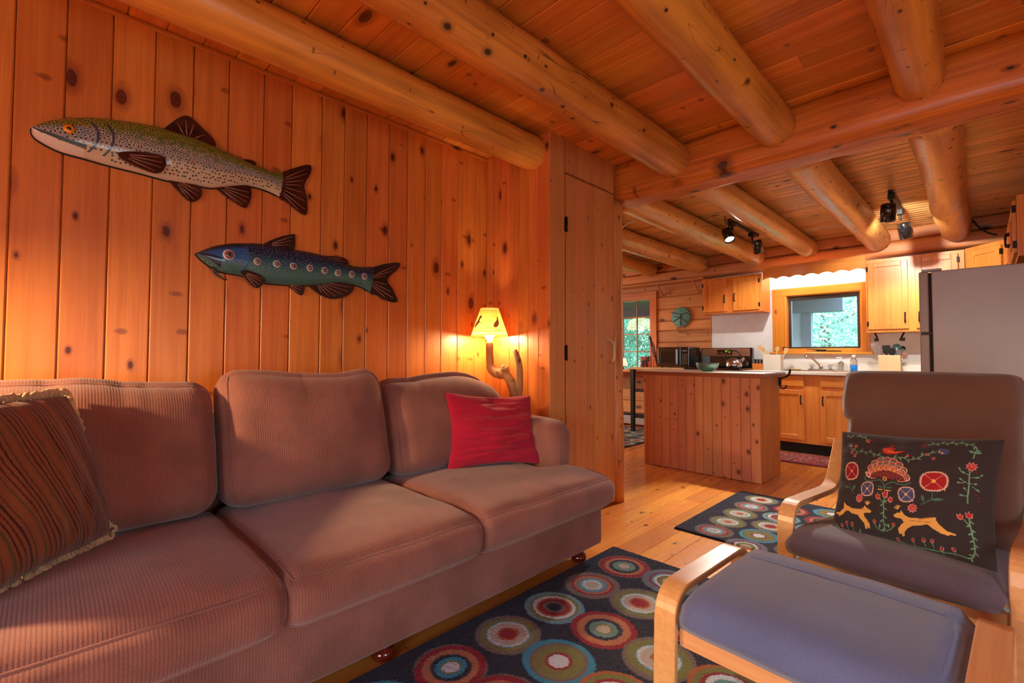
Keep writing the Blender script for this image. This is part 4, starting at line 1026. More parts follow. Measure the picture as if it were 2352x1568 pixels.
for (a, b), r in zip([(1341, 985), (1448, 999), (1541, 1011), (1633, 1021), (1716, 1035), (1792, 1047), (1872, 1055), (1946, 1066)], [.017, .0172, .0172, .0175, .0178, .018, .0182, .0185]):
    y, z = z1([(a, b)])[0]; T = Matrix.Translation((-2.4465 + .045 * math.sin(PI * ((a - 1010) / 1000 * .93 + .03)) ** .35 * .985, y, z)) @ Matrix.Rotation(PI / 2, 4, 'Y')
    o = MB().lathe([(r, -.006), (r, .001), (r * .9, .004), (r * .78, .003), (0, .003)], 20, T=T, cap0=False, cap1=False).obj('silver_dot', 'disc_silver', ct)
    MB().lathe([(r * .72, .0), (r * .72, .0045), (0, .0045)], 18, T=T, cap0=False, cap1=False).obj('dot_center', 'disc_grey', o)
mb = MB()
for e in ([(1105, 1015), (1125, 1050), (1160, 1078), (1178, 1082)], [(1095, 1010), (1110, 1045), (1140, 1070)]):
    P = z1(e); mb.tube(smoothpath([(-2.43, a, b) for a, b in P], 4), 0.0045, 6)
mb.obj('barbel', 'fin_black', ct)

# ================================================================== RUGS
TAUPE, RED, TAN, NAVYD, BLUE, OLIVE, WHITE_, CREAM, NAVY, LTB, GREYB, ORANGE, TEAL = (112, 98, 94), (142, 16, 40), (176, 112, 80), (40, 42, 62), (50, 138, 172), (118, 118, 64), (196, 206, 214), (180, 168, 156), (20, 27, 50), (104, 150, 166), (102, 112, 128), (172, 92, 52), (100, 140, 136)
CIR = {
 'A': [(TAUPE, 1), (RED, .95), (TAN, .76), (NAVYD, .6), (NAVY, .5), (TEAL, .44), (OLIVE, .27), (CREAM, .22)],
 'B': [(TAUPE, 1), (RED, .77), (TAN, .67), (GREYB, .57), (LTB, .5), (WHITE_, .36), (CREAM, .26)],
 'C': [(LTB, 1), (OLIVE, .82), (WHITE_, .71), (ORANGE, .6), (RED, .52), (TAUPE, .36), (NAVY, .24)],
 'D': [(TAUPE, 1), (OLIVE, .83), (LTB, .67), (WHITE_, .63), (CREAM, .56), (ORANGE, .34), (RED, .25)],
 'E': [(TAUPE, 1), (RED, .95), (TAN, .76), (NAVYD, .56), (NAVY, .48), (BLUE, .43), (OLIVE, .29), (WHITE_, .23)],
 'F': [(GREYB, 1), (RED, .74), (BLUE, .64), (WHITE_, .57), (OLIVE, .47), (CREAM, .25)],
 'G': [(TAUPE, 1), (OLIVE, .85), (LTB, .66), (WHITE_, .62), (CREAM, .54), (ORANGE, .35), (RED, .27)],
 'H': [(RED, 1), (TAN, .82), (NAVYD, .58), (NAVY, .5), (TEAL, .44), (OLIVE, .28), (CREAM, .22)],
 'I': [(BLUE, 1), (TAUPE, .82), (OLIVE, .72), (RED, .38), (WHITE_, .29)],
 'J': [(TAUPE, 1), (OLIVE, .86), (LTB, .62), (WHITE_, .58), (CREAM, .5), (ORANGE, .22)],
 'K': [(ORANGE, 1), (OLIVE, .9), (RED, .7), (WHITE_, .6), (TEAL, .42)],
}
def rug(name, label, x0, x1, y0, y1, circles, res=0.004, th=0.011, field=NAVY, extra=None, seed=1):
    cv = Canvas(x1 - x0, y1 - y0, res / 2, field)
    for (cx, cy, r, key) in circles:
        for c, f in CIR[key]:
            k = rnd.random() * .06 - .03
            cv.disc(cx - x0, cy - y0, r * f * (1 + k), c, ry=r * f * (1 - k), jag=0.02, n=60)
    if extra: extra(cv)
    nx, ny = int((x1 - x0) / res), int((y1 - y0) / res); r_ = np.random.RandomState(seed)
    X, Y = np.meshgrid(np.linspace(x0, x1, nx), np.linspace(y0, y1, ny), indexing='ij')
    Z = th + r_.rand(nx, ny) * 0.0022
    J = (r_.rand(nx, ny, 2) - .5) * 0.004
    col = cv.at(X - x0 + J[..., 0], Y - y0 + J[..., 1]) * (0.86 + 0.28 * r_.rand(nx, ny, 1))
    e = np.zeros_like(X, bool); e[0, :] = e[-1, :] = True; e[:, 0] = e[:, -1] = True; Z[e] = 0.0015
    P = np.stack([X, Y, Z], -1)
    o = np_grid(name, P, 'rug_pile', None, col, smooth=False)
    return tag(o, label, 'rug')
cs = []
keys = [['A', 'B', 'C', 'D', 'E', 'I', 'B', 'G'], ['F', 'G', 'H', 'I', 'A', 'D', 'C', 'E'], ['B', 'E', 'J', 'K', 'G', 'A', 'I', 'D'], ['H', 'D', 'K', 'C', 'B', 'E', 'F', 'A'], ['A', 'I', 'G', 'B', 'H', 'J', 'C', 'D'], ['D', 'C', 'E', 'F', 'I', 'A', 'G', 'B']]
for i in range(6):
    for j in range(8):
        cs.append((-1.275 + .2335 * i, 2.06 - .268 * j + (.012 if i % 2 else 0), .124, keys[i][j]))
rug('area_rug', 'large dark navy rug of bright ringed circles in front of the sofa', -1.452, 0.02, 0.12, 2.238, cs, 0.004)
cs = []
k2 = [['D', 'B', 'J', 'J', 'B'], ['H', 'C', 'G', 'I', 'F'], ['I', 'A', 'C', 'D', 'G'], ['D', 'E', 'B', 'F', 'H'], ['J', 'I', 'A', 'D', 'B'], ['C', 'G', 'K', 'E', 'A'], ['I', 'B', 'D', 'H', 'C']]
for i in range(7):
    for j in range(5):
        cs.append((-1.155 + .216 * i, 3.715 - .213 * j - (.11 if i % 2 else 0) * 1.0, .106, k2[i][j]))
rug('runner_rug', 'smaller ringed-circle rug on the floor behind the armchair', -1.353, 0.25, 2.75, 3.865, cs, 0.005, field=(24, 29, 48), seed=2)
cs = [(-3.05 - .27 * i, 4.15 + .27 * j, .13, ['D', 'B', 'I', 'C', 'G'][(i * 2 + j) % 5]) for i in range(7) for j in range(8)]
rug('dining_rug', 'dark ringed rug seen between the log post and the island', -4.9, -2.92, 4.0, 6.2, cs, 0.009, field=(24, 29, 48), seed=3)
def persian(cv):
    r_ = random.Random(4)
    cv.poly([(0.03, .03), (cv.w - .03, .03), (cv.w - .03, cv.h - .03), (.03, cv.h - .03)], (150, 60, 60))
    for k in range(900):
        c = [(196, 150, 130), (90, 24, 34), (210, 176, 160), (40, 30, 44), (170, 70, 66)][k % 5]
        cv.disc(r_.random() * cv.w, .05 + r_.random() * (cv.h - .1), .006 + .012 * r_.random(), c, ry=.004 + .006 * r_.random(), rot=r_.random() * 3)
    cv.line([(.02, .02), (cv.w - .02, .02)], .02, (110, 26, 40)); cv.line([(.02, cv.h - .02), (cv.w - .02, cv.h - .02)], .02, (110, 26, 40))
rug('kitchen_mat', 'red patterned oriental mat in front of the sink cabinets', -1.75, -0.35, 5.27, 5.80, [], 0.006, field=(120, 36, 44), extra=persian, seed=5)

# ================================================================== BENTWOOD ARMCHAIR AND FOOTSTOOL
def ribbon(mb, path, x0, x1, th):
    """bent laminated strip: 2D path (y,z) centre line, across x0..x1"""
    P = [Vector((0, a, b)) for a, b in path]; k = len(P); vs = []
    c = min(0.003, th * .3)
    for i in range(k):
        d = (P[min(i + 1, k - 1)] - P[max(i - 1, 0)]).normalized(); n_ = Vector((0, -d.z, d.y))
        for (x, o) in ((x0 + c, -th / 2), (x0, -th / 2 + c), (x0, th / 2 - c), (x0 + c, th / 2), (x1 - c, th / 2), (x1, th / 2 - c), (x1, -th / 2 + c), (x1 - c, -th / 2)):
            vs.append(Vector((x, 0, 0)) + P[i] + n_ * o)
    fs = [(i * 8 + j, i * 8 + (j + 1) % 8, (i + 1) * 8 + (j + 1) % 8, (i + 1) * 8 + j) for i in range(k - 1) for j in range(8)]
    fs += [tuple(range(8))[::-1], tuple((k - 1) * 8 + j for j in range(8))]
    s = len(mb.f); mb.add(vs, fs); 
    for q in range(s, len(mb.f)): mb.sm[q] = False
    return mb
def bend(pts, r=0.07, n=7):
    """polyline with rounded corners"""
    out = [pts[0]]
    for i in range(1, len(pts) - 1):
        p, a, b = Vector(pts[i]), Vector(pts[i - 1]), Vector(pts[i + 1])
        rr = r[i - 1] if isinstance(r, (list, tuple)) else r
        u, v = (a - p), (b - p); k = min(rr, u.length * .49, v.length * .49); A = p + u.normalized() * k; B = p + v.normalized() * k
        for q in range(n + 1):
            t = q / n; out.append(tuple(A * (1 - t) ** 2 + p * 2 * t * (1 - t) + B * t * t))
    out.append(pts[-1]); return out
def pad(name, mat, par, path, x0, x1, th, end=0.03, seed=0, dip=None, n=40, wt=None):
    """upholstered pad swept along (y,z) path; th: thickness or list; pillowed edges"""
    P = [Vector((0, a, b)) for a, b in path]; k = len(P); ths = th if isinstance(th, list) else [th] * k
    prof = []
    m = 18
    for j in range(m + 1):          # top side left -> right, then bottom back
        x = j / m; e = min(1, min(x, 1 - x) * (x1 - x0) / end); prof.append((x, math.sqrt(max(0, 1 - (1 - e) ** 2))))
    for j in range(m - 1, 0, -1):
        x = j / m; e = min(1, min(x, 1 - x) * (x1 - x0) / end); prof.append((x, -math.sqrt(max(0, 1 - (1 - e) ** 2))))
    vs = []; L = len(prof)
    for i in range(k):
        d = (P[min(i + 1, k - 1)] - P[max(i - 1, 0)]).normalized(); n_ = Vector((0, -d.z, d.y))
        for (x, h) in prof:
            xx = x0 + (x1 - x0) * (x if wt is None else .5 + (x - .5) * wt[i]); q = P[i] + Vector((xx, 0, 0)) + n_ * (h * ths[i] / 2)
            if h > 0:
                q += n_ * (0.008 * (1 - (2 * x - 1) ** 2) + 0.003 * nz(q, 8, seed))
                if dip: q += n_ * dip(x, i / (k - 1))
            vs.append(q)
    fs = [(i * L + j, i * L + (j + 1) % L, (i + 1) * L + (j + 1) % L, (i + 1) * L + j) for i in range(k - 1) for j in range(L)]
    fs += [tuple(range(L))[::-1], tuple((k - 1) * L + j for j in range(L))]
    return MB().add(vs, fs, 0, True).obj(name, mat, par)
ch = thing('armchair', 'bentwood armchair with grey-brown cushion facing the footstool', 'armchair', (-0.567, 2.0, 0.004), math.radians(-5.6))
CWd = 0.665
side = bend([(0.74, 0.012), (0.03, 0.012), (0.0, 0.485), (0.52, 0.462), (0.66, 0.66)], [0.09, 0.10, 0.09], 9)
for x in (0.0, CWd - 0.056):
    ribbon(MB(), side, x, x + 0.056, 0.022).obj('side_frame', 'birch', ch)
seatr = bend([(0.035, 0.335), (0.50, 0.235), (0.80, 0.96)], 0.13, 9)
for x in (0.058, CWd - 0.058 - 0.034):
    ribbon(MB(), seatr, x, x + 0.034, 0.022).obj('seat_rail', 'birch', ch)
MB().box(0.056, CWd - 0.056, 0.045, 0.067, 0.262, 0.305, 0.003).obj('front_bar', 'birch_x', ch)
MB().box(0.056, CWd - 0.056, 0.62, 0.64, 0.018, 0.058, 0.003).obj('rear_bar', 'birch_x', ch)
MB().box(0.056, CWd - 0.056, 0.60, 0.62, 0.50, 0.545, 0.003).obj('back_bar', 'birch_x', ch)
for k in range(5):
    z = 0.40 + .115 * k; yy = 0.573 + .0475 * k
    ribbon(MB(), [(yy, z - .02), (yy + .004, z), (yy + .009, z + .02)], 0.092, CWd - 0.092, 0.008).obj('slat', 'birch_x', ch)
cp = bend([(-0.015, 0.335), (0.0, 0.372), (0.50, 0.285), (0.745, 0.885)], [0.04, 0.15], 12)
cx0, cx1 = 0.034, CWd - 0.056
seat_p = [p for p in cp if p[1] < 0.41 and p[0] < 0.50]
seat_p = [(-0.050, 0.332), (-0.049, 0.346), (-0.034, 0.360), (0.015, 0.366), (0.12, 0.358), (0.25, 0.342), (0.36, 0.332), (0.44, 0.332), (0.49, 0.345)]
pad('seat_cushion', 'chair_seat_fabric_cool_lit', ch, seat_p, cx0, cx1, [0.02, 0.055, 0.082, 0.09, 0.092, 0.09, 0.088, 0.08, 0.06], 0.045, 1, wt=[.93, .96, .985, 1, 1, 1, 1, 1, .97])
back_p = [(0.475, 0.36), (0.515, 0.45), (0.555, 0.55), (0.595, 0.65), (0.635, 0.75), (0.668, 0.83), (0.70, 0.90)]
pad('back_cushion', 'chair_fabric_warm_lit', ch, back_p, cx0 + .03, cx1 - .0, [0.06, 0.075, 0.08, 0.08, 0.078, 0.07, 0.05], 0.04, 2, dip=lambda x, t: -0.006 * math.exp(-((t - .33) / .03) ** 2))
head_p = [(0.632, 0.762), (0.637, 0.775), (0.652, 0.81), (0.668, 0.85), (0.690, 0.905), (0.706, 0.945), (0.718, 0.968), (0.722, 0.978)]
pad('headrest', 'chair_fabric_warm_lit', ch, head_p, cx0 - 0.002, cx1 + .004, [0.03, 0.07, 0.11, 0.125, 0.12, 0.10, 0.06, 0.02], 0.05, 3, wt=[.90, .95, .985, 1, 1, 1, .97, .90])

# patterned pillow ---------------------------------------------------
PWm, PHm = 0.50, 0.40
cv = Canvas(PWm, PHm, 0.0009, (54, 46, 46))
def q_(x, y):
    """pattern drawing coordinates (measured on the cloth) -> cloth metres"""
    v = 0; u = (x - 150) / 1500.0
    for _ in range(3):
        top = 150 + 70 * u; bot = 1080 + 350 * min(1, u * 1.25); v = (y - top) / (bot - top); xl = 165 - 100 * v; xr = 1660 - 70 * v; u = (x - xl) / (xr - xl)
    return (u * PWm, (1 - v) * PHm)
GR, GR2, RD, PK, YL, BL_, DR, CRM = (108, 150, 118), (70, 110, 92), (176, 40, 44), (214, 140, 124), (236, 176, 84), (66, 80, 112), (110, 40, 42), (224, 186, 160)
KX = 0.00031
def qpoly(pts, c): cv.poly([q_(*p) for p in pts], c)
def qline(pts, w, c): cv.line([q_(*p) for p in pts], w * KX, c)
def qcurve(pts, w, c): cv.line([q_(p.x, p.y) for p in smoothpath([Vector((a, b, 0)) for a, b in pts], 8)], w * KX, c)
def leaf(x, y, dx, dy, c=GR, w=9):
    if dx * dx + dy * dy < 1e-6: return
    n_ = Vector((-dy, dx)); n_ = n_ / n_.length * w
    qpoly([(x, y), (x + dx * .35 + n_.x, y + dy * .35 + n_.y), (x + dx * .7 + n_.x * .8, y + dy * .7 + n_.y * .8), (x + dx, y + dy), (x + dx * .7 - n_.x * .8, y + dy * .7 - n_.y * .8), (x + dx * .35 - n_.x, y + dy * .35 - n_.y)], c)
def vine(pts, every=26, c=GR, L_=34, w=9):
    P = smoothpath([Vector((a, b, 0)) for a, b in pts], 10); cv.line([q_(p.x, p.y) for p in P], w * KX, c); acc = 0; s = 1
    for a, b in zip(P[:-1], P[1:]):
        acc += (b - a).length
        if acc > every:
            acc = 0; d = (b - a).normalized(); s = -s; leaf(a.x, a.y, (d.x * .7 - d.y * s) * L_, (d.y * .7 + d.x * s) * L_, c, 7)
def bigflower(x, y, rx, ry, c):
    pts = []
    for k in range(72):
        a = 2 * PI * k / 72; m_ = 1.0 if k % 2 else .9; sq = 1 / (abs(math.cos(a)) ** 2.5 + abs(math.sin(a)) ** 2.5) ** (1 / 2.5)
        pts.append((x + rx * sq * m_ * math.cos(a), y + ry * sq * m_ * math.sin(a)))
    qpoly(pts, CRM); qpoly([(x + (a - x) * .88, y + (b - y) * .88) for a, b in pts], c)
    for a, b in ((-.75, -.75), (.75, -.8), (-.75, .75), (.75, .85)): qline([(x, y), (x + rx * a, y + ry * b)], 6, PK)
    X_, Y_ = q_(x, y); cv.disc(X_, Y_, rx * .16 * KX, YL)
def star(x, y, r):
    for k in range(9):
        a = 2 * PI * k / 9; leaf(x, y, r * math.cos(a), r * math.sin(a), PK, 12); leaf(x, y, r * .8 * math.cos(a), r * .8 * math.sin(a), RD, 8)
    X_, Y_ = q_(x, y); cv.disc(X_, Y_, 6 * KX, YL)
def tulip(x, y, s=1, dx=0, c=RD):
    P = [(-20, -18), (-8, -8), (0, -28), (8, -8), (20, -18), (16, 14), (0, 24), (-16, 14)]
    qpoly([(x + a * s * 1.2, y + b * s * 1.2) for a, b in P], PK); qpoly([(x + a * s * .9, y + b * s * .9) for a, b in P], c)
bigflower(318, 576, 92, 92, (140, 26, 42)); bigflower(1170, 702, 128, 110, (160, 34, 36)); bigflower(520, 768, 76, 76, BL_); bigflower(926, 840, 84, 80, BL_)
# domed centre blossom
def dome(cx, cy, rx, ry, k): return [(cx + rx * math.cos(PI + PI * i / k) * 1.0, cy + ry * math.sin(PI + PI * i / k) + (i / k) * 60) for i in range(k + 1)]
for (rx, ry, nn, c) in ((190, 195, 9, (96, 104, 88)), (165, 150, 9, (110, 118, 96)), (145, 110, 8, (200, 130, 70))):
    for i in range(nn):
        a = PI + PI * (i + .5) / nn; x, y = 725 + rx * math.cos(a), 655 + ry * math.sin(a) + (i / nn) * 50
        X_, Y_ = q_(x, y); cv.disc(X_, Y_, 44 * KX, CRM); cv.disc(X_, Y_, 38 * KX, RD); cv.disc(X_, Y_, 27 * KX, c)
qpoly(dome(725, 650, 182, 82, 20), (64, 24, 32)); 
for k in range(-6, 7):
    qline([(725 + k * 28 - 40, 668 + k * 5), (725 + k * 28 + 40, 596 + k * 3 + 20)], 4, (176, 84, 70)); qline([(725 + k * 28 - 40, 600 + k * 4), (725 + k * 28 + 30, 672 + k * 5)], 4, (176, 84, 70))
qpoly([(485, 595), (545, 612), (560, 625), (535, 655), (510, 640)], CRM); qpoly([(500, 606), (545, 622), (530, 645), (515, 634)], RD)
qpoly([(905, 705), (965, 658), (955, 700), (925, 712)], CRM); qpoly([(915, 698), (952, 670), (944, 694)], RD)
X_, Y_ = q_(712, 680); cv.disc(X_, Y_, 24 * KX, YL); cv.disc(X_, Y_, 14 * KX, DR)
qcurve([(480, 645), (510, 685), (600, 690), (660, 690), (700, 730), (712, 790)], 13, GR2); qcurve([(712, 790), (730, 740), (790, 715), (860, 740), (920, 742), (965, 722)], 13, GR2)
leaf(700, 770, -75, -26, GR2, 8); leaf(722, 775, 80, -6, GR2, 8); leaf(700, 790, -68, -10, YL, 5); leaf(715, 795, 72, 10, YL, 5)
# bird
qpoly([(660, 370), (668, 345), (700, 335), (745, 332), (770, 348), (795, 350), (780, 362), (790, 385), (900, 378), (850, 400), (790, 412), (720, 415), (680, 402)], (196, 40, 26))
for k in range(5): qcurve([(672 + k * 18, 345 + k * 3), (690 + k * 16, 372), (730 + k * 12, 392), (800 + k * 15, 392)], 3, YL)
leaf(745, 335, -14, -34, DR, 8); leaf(755, 335, 20, -30, DR, 8); leaf(750, 335, 2, -40, RD, 7); qline([(725, 412), (722, 432)], 4, DR); qline([(745, 412), (750, 432)], 4, DR)
vine([(300, 340), (370, 380), (450, 385), (540, 395), (620, 425), (705, 452)], 44); vine([(755, 458), (860, 450), (930, 475), (1000, 460), (1080, 410), (1165, 388)], 40)
qpoly([(245, 325), (262, 290), (300, 284), (330, 296), (328, 330), (290, 335)], BL_); leaf(290, 325, 10, -26, YL, 5); leaf(300, 328, 22, -16, YL, 4)
qpoly([(1168, 370), (1185, 340), (1250, 345), (1272, 370), (1262, 405), (1210, 415), (1180, 400)], BL_); leaf(1195, 395, -4, -30, YL, 6); leaf(1200, 398, 26, -14, YL, 5); leaf(1200, 402, 34, -2, YL, 4)
for x, y in ((325, 388), (368, 425), (365, 322)): tulip(x, y, .7)
for x, y in ((920, 430), (1090, 410), (1150, 458)): tulip(x, y, .6)
vine([(235, 210), (315, 215)], 20, L_=22); vine([(360, 210), (430, 215), (480, 245)], 28, L_=24); tulip(500, 264, .8); leaf(530, 250, 50, 6, DR, 8)
leaf(1010, 308, 70, -12, DR, 12); leaf(1020, 318, 60, 12, DR, 8); vine([(1080, 300), (1160, 282), (1280, 275), (1400, 285), (1470, 320), (1480, 370)], 36, GR, 30)
leaf(1465, 380, -46, -18, GR, 10); leaf(1470, 380, 50, 0, GR, 12); qline([(1470, 370), (1466, 440)], 12, GR)
# side plants
star(1462, 530, 50); vine([(1450, 575), (1452, 700), (1438, 885)], 300, GR, 0, 12)
for (x, y, dx, dy) in ((1448, 615, -60, -30), (1385, 590, -20, -40), (1462, 640, 60, -14), (1522, 622, 24, -24), (1445, 700, -34, -16), (1412, 690, -34, -36), (1410, 700, -52, 2), (1460, 700, 50, -6), (1475, 720, 50, 38), (1440, 820, -60, 0), (1440, 770, -30, -24)): qline([(x, y), (x + dx, y + dy)], 6, GR); leaf(x + dx * .5, y + dy * .5, dx * .6, dy * .6, GR, 9)
for x, y in ((1506, 588), (1502, 795), (1520, 820), (1518, 848), (1408, 738)): X_, Y_ = q_(x, y); cv.disc(X_, Y_, 9 * KX, DR)
tulip(1445, 995, 1.2); tulip(1378, 1025, 1.1, c=(190, 60, 50)); vine([(1445, 1020), (1452, 1100), (1458, 1200), (1455, 1300), (1430, 1360), (1390, 1380)], 30, GR, 34, 12)
qcurve([(1400, 1040), (1430, 1070), (1448, 1090)], 8, GR); qcurve([(790, 1270), (900, 1320), (1050, 1345), (1200, 1370), (1300, 1378), (1400, 1378)], 8, GR)
for x, y in ((945, 1270), (1045, 1270), (1118, 1275), (1190, 1340), (1290, 1340), (205, 1080), (270, 1070), (332, 1085), (792, 1258)):
    tulip(x, y, .75, c=(150, 40, 46)); qline([(x, y + 20), (x + 2, y + 62)], 6, GR)
qcurve([(100, 1070), (160, 1120), (260, 1150), (380, 1185), (540, 1220)], 8, GR); leaf(110, 1075, -4, -34, GR, 7); leaf(115, 1080, 34, -20, GR, 8); leaf(120, 1090, 50, 0, GR, 8); leaf(390, 1180, 28, -42, GR, 10)
# centre stem
tulip(714, 836, 1.3); tulip(638, 850, 1.1); tulip(766, 886, 1.1); vine([(712, 860), (695, 905), (690, 1000), (675, 1090), (676, 1178)], 34, GR, 40, 10); qcurve([(655, 872), (680, 905), (694, 930)], 8, GR); qcurve([(745, 890), (715, 900), (700, 915)], 8, GR)
qcurve([(580, 1100), (600, 1150), (660, 1178)], 9, GR); qcurve([(765, 1140), (745, 1165), (690, 1178)], 9, GR); leaf(618, 1150, 20, -44, GR, 10); leaf(722, 1155, -2, -44, GR, 11); tulip(582, 1085, .7); tulip(775, 1126, .7); X_, Y_ = q_(640, 982); cv.disc(X_, Y_, 9 * KX, DR)
star(428, 853, 46); star(980, 975, 50)
qcurve([(305, 685), (310, 740), (365, 805)], 8, GR2); leaf(300, 740, -60, -22, GR2, 9); leaf(340, 775, 35, -60, GR2, 16)
qcurve([(1165, 825), (1150, 890), (1060, 940)], 9, GR2); leaf(1088, 915, -20, -76, GR2, 16); leaf(1150, 890, 108, -8, GR2, 14)
# two leaping deer
DE = (226, 164, 84)
d1 = [(230, 868), (265, 900), (300, 918), (350, 945), (440, 958), (475, 948), (490, 925), (500, 945), (540, 970), (562, 990), (545, 1005), (515, 998), (480, 1000), (478, 1030), (505, 1060), (528, 1105), (522, 1142), (508, 1142), (500, 1110), (495, 1145), (475, 1145), (470, 1090), (435, 1050), (405, 1010), (340, 990), (290, 955), (260, 955), (220, 985), (160, 995), (172, 980), (125, 962), (130, 952), (180, 955), (230, 925)]
qpoly(d1, DE)
d2 = [(792, 1035), (830, 1018), (862, 1020), (872, 995), (888, 1022), (905, 1045), (945, 1065), (1050, 1072), (1130, 1062), (1185, 1060), (1180, 1085), (1200, 1120), (1255, 1178), (1325, 1192), (1322, 1212), (1280, 1208), (1262, 1222), (1200, 1200), (1140, 1160), (1100, 1125), (1040, 1135), (960, 1140), (910, 1165), (880, 1195), (870, 1232), (848, 1235), (845, 1200), (838, 1215), (820, 1210), (818, 1165), (850, 1130), (880, 1110), (872, 1082), (850, 1068), (820, 1065), (795, 1052)]
qpoly(d2, DE)
for (x, y, s) in ((515, 925, 1), (840, 985, -1)):
    for k in range(6): a = -PI / 2 + (k - 2.5) * .36 + .2 * s; qline([(x, y), (x + 40 * math.cos(a), y + 40 * math.sin(a))], 5, YL)
for k in range(60):
    x, y = [(300 + 6 * k, 930 + 1.2 * k), (940 + 5 * k, 1090 + .4 * k)][k % 2] if k < 40 else (0, 0)
    if x: qline([(x, y), (x + 14, y + 5)], 3, (150, 96, 40))
for k in range(14): qline([(1030 + k * 9, 1084 - k * 1.6), (1036 + k * 9, 1074 - k * 1.6)], 4, (140, 50, 40))
TLp, TRp, BRp, BLp = (-0.402, 2.27, 0.752), (0.045, 2.20, 0.785), (0.018, 2.03, 0.405), (-0.418, 2.15, 0.40)
pillow('embroidered_pillow', 'black pillow embroidered with flowers and two leaping deer on the armchair', TLp, TRp, BRp, BLp, 0.16, 'embroidery', 430, 340, cv, pinch=0.055, wr=0.009, wf=4.0, seed=21, aniso=(1, 1.4), cap=(54, 46, 46))

# footstool ----------------------------------------------------------
st = thing('footstool', 'low bentwood footstool with blue-grey cushion in the right foreground', 'footstool', (-0.668, 1.245, 0.012), math.radians(-2.6))
SW, SD = 0.69, 0.50
sp = bend([(-0.012, 0.0), (0.0, 0.385), (SD, 0.385), (SD + 0.03, 0.0)], 0.085, 9)
for x in (0.0, SW - 0.064):
    ribbon(MB(), sp, x, x + 0.064, 0.02).obj('side_frame', 'birch' if True else '', st)
MB().box(0.064, SW - 0.064, 0.012, 0.032, 0.245, 0.295, 0.003).obj('front_bar', 'birch_x', st)
MB().box(0.064, SW - 0.064, SD - 0.03, SD - 0.01, 0.245, 0.295, 0.003).obj('rear_bar', 'birch_x', st)
cp = [(0.006, 0.300), (0.004, 0.325), (0.02, 0.352), (0.06, 0.362), (0.14, 0.363), (0.26, 0.363), (0.36, 0.363), (0.375, 0.3625), (0.39, 0.363), (0.45, 0.362), (0.485, 0.350), (0.497, 0.325)]
pad('cushion', 'stool_fabric_cool_lit', st, cp, 0.066, SW - 0.066, [0.01, 0.05, 0.07, 0.075, 0.075, 0.075, 0.073, 0.066, 0.073, 0.07, 0.05, 0.01], 0.035, 5)
MB().tube([(0.115 + .46 * q / 12, 0.376 + .002 * math.sin(q * 1.7), 0.3985 + .0055 * (1 - (q / 6 - 1) ** 2)) for q in range(13)], 0.0022, 5).obj('seam', 'stool_fabric_cool_lit', st)

# ================================================================== KITCHEN ISLAND
isl = thing('kitchen_island', 'plank-clad kitchen island with pale worktop, facing the living room', 'island')
MB().box(-2.352, -1.325, 4.222, 4.74, 0.005, 0.872).obj('carcass', 'island_pine', isl)
ed = [-2.372, -2.338, -2.262, -2.183, -2.10, -2.02, -1.942, -1.862, -1.784, -1.704, -1.622, -1.544, -1.463, -1.385, -1.306]
for a, b in zip(ed[:-1], ed[1:]): plank(isl, 'island_pine', 2, (1, -1), 0.868, round(b - a - 0.002, 3), 0.016, ((a + b) / 2, 4.222, 0.438), c=0.004)
for k in range(10):
    a = 4.208 + .0532 * k; plank(isl, 'clear_pine', 2, (0, 1), 0.868, 0.052, 0.016, (-1.325, a + .0266, 0.438), c=0.003)
MB().box(-2.44, -1.272, 4.178, 4.79, 0.872, 0.905, 0.003).obj('worktop_edge', 'counter_edge', isl)
MB().box(-2.44, -1.272, 4.178, 4.79, 0.905, 0.915, 0.002).obj('worktop', 'white_laminate', isl)
hk = thing('iron_hook', 'large black iron double hook on the right end of the island', 'hook', (-1.30, 4.69, 0))
mb = MB()
mb.tube(smoothpath([(0.012, 0.0, 0.86), (0.012, 0, 0.80), (0.014, 0, 0.775), (0.03, 0.0, 0.765), (0.055, 0, 0.775), (0.06, 0, 0.80)], 5), 0.006, 8)
mb.tube(smoothpath([(0.012, 0.0, 0.85), (0.03, 0, 0.862), (0.06, 0, 0.875), (0.08, 0, 0.90), (0.088, 0, 0.935)], 5), 0.006, 8)
mb.tube(smoothpath([(0.012, 0.03, 0.85), (0.03, 0.03, 0.862), (0.06, 0.03, 0.875), (0.08, 0.03, 0.90), (0.088, 0.03, 0.935)], 5), 0.006, 8)
mb.tube([(0.088, 0, 0.935), (0.088, .03, 0.935)], 0.008, 8); mb.box(0.0, 0.012, -0.012, 0.042, 0.79, 0.865, 0.002)
mb.obj('hook_body', 'black_iron', hk)
mb = MB().lathe([(0, 0), (0.042, 0.0), (0.045, 0.005), (0.072, 0.018), (0.092, 0.042), (0.099, 0.068), (0.101, 0.078), (0.096, 0.077), (0.088, 0.048), (0.068, 0.024), (0.03, 0.012), (0, 0.011)], 36, c=(0, 0, 0), cap0=False, cap1=False)
bo = mb.obj('bowl', 'green_glaze', loc=(-1.785, 4.31, 0.915)); tag(bo, 'glossy green ceramic bowl on the island worktop', 'bowl')

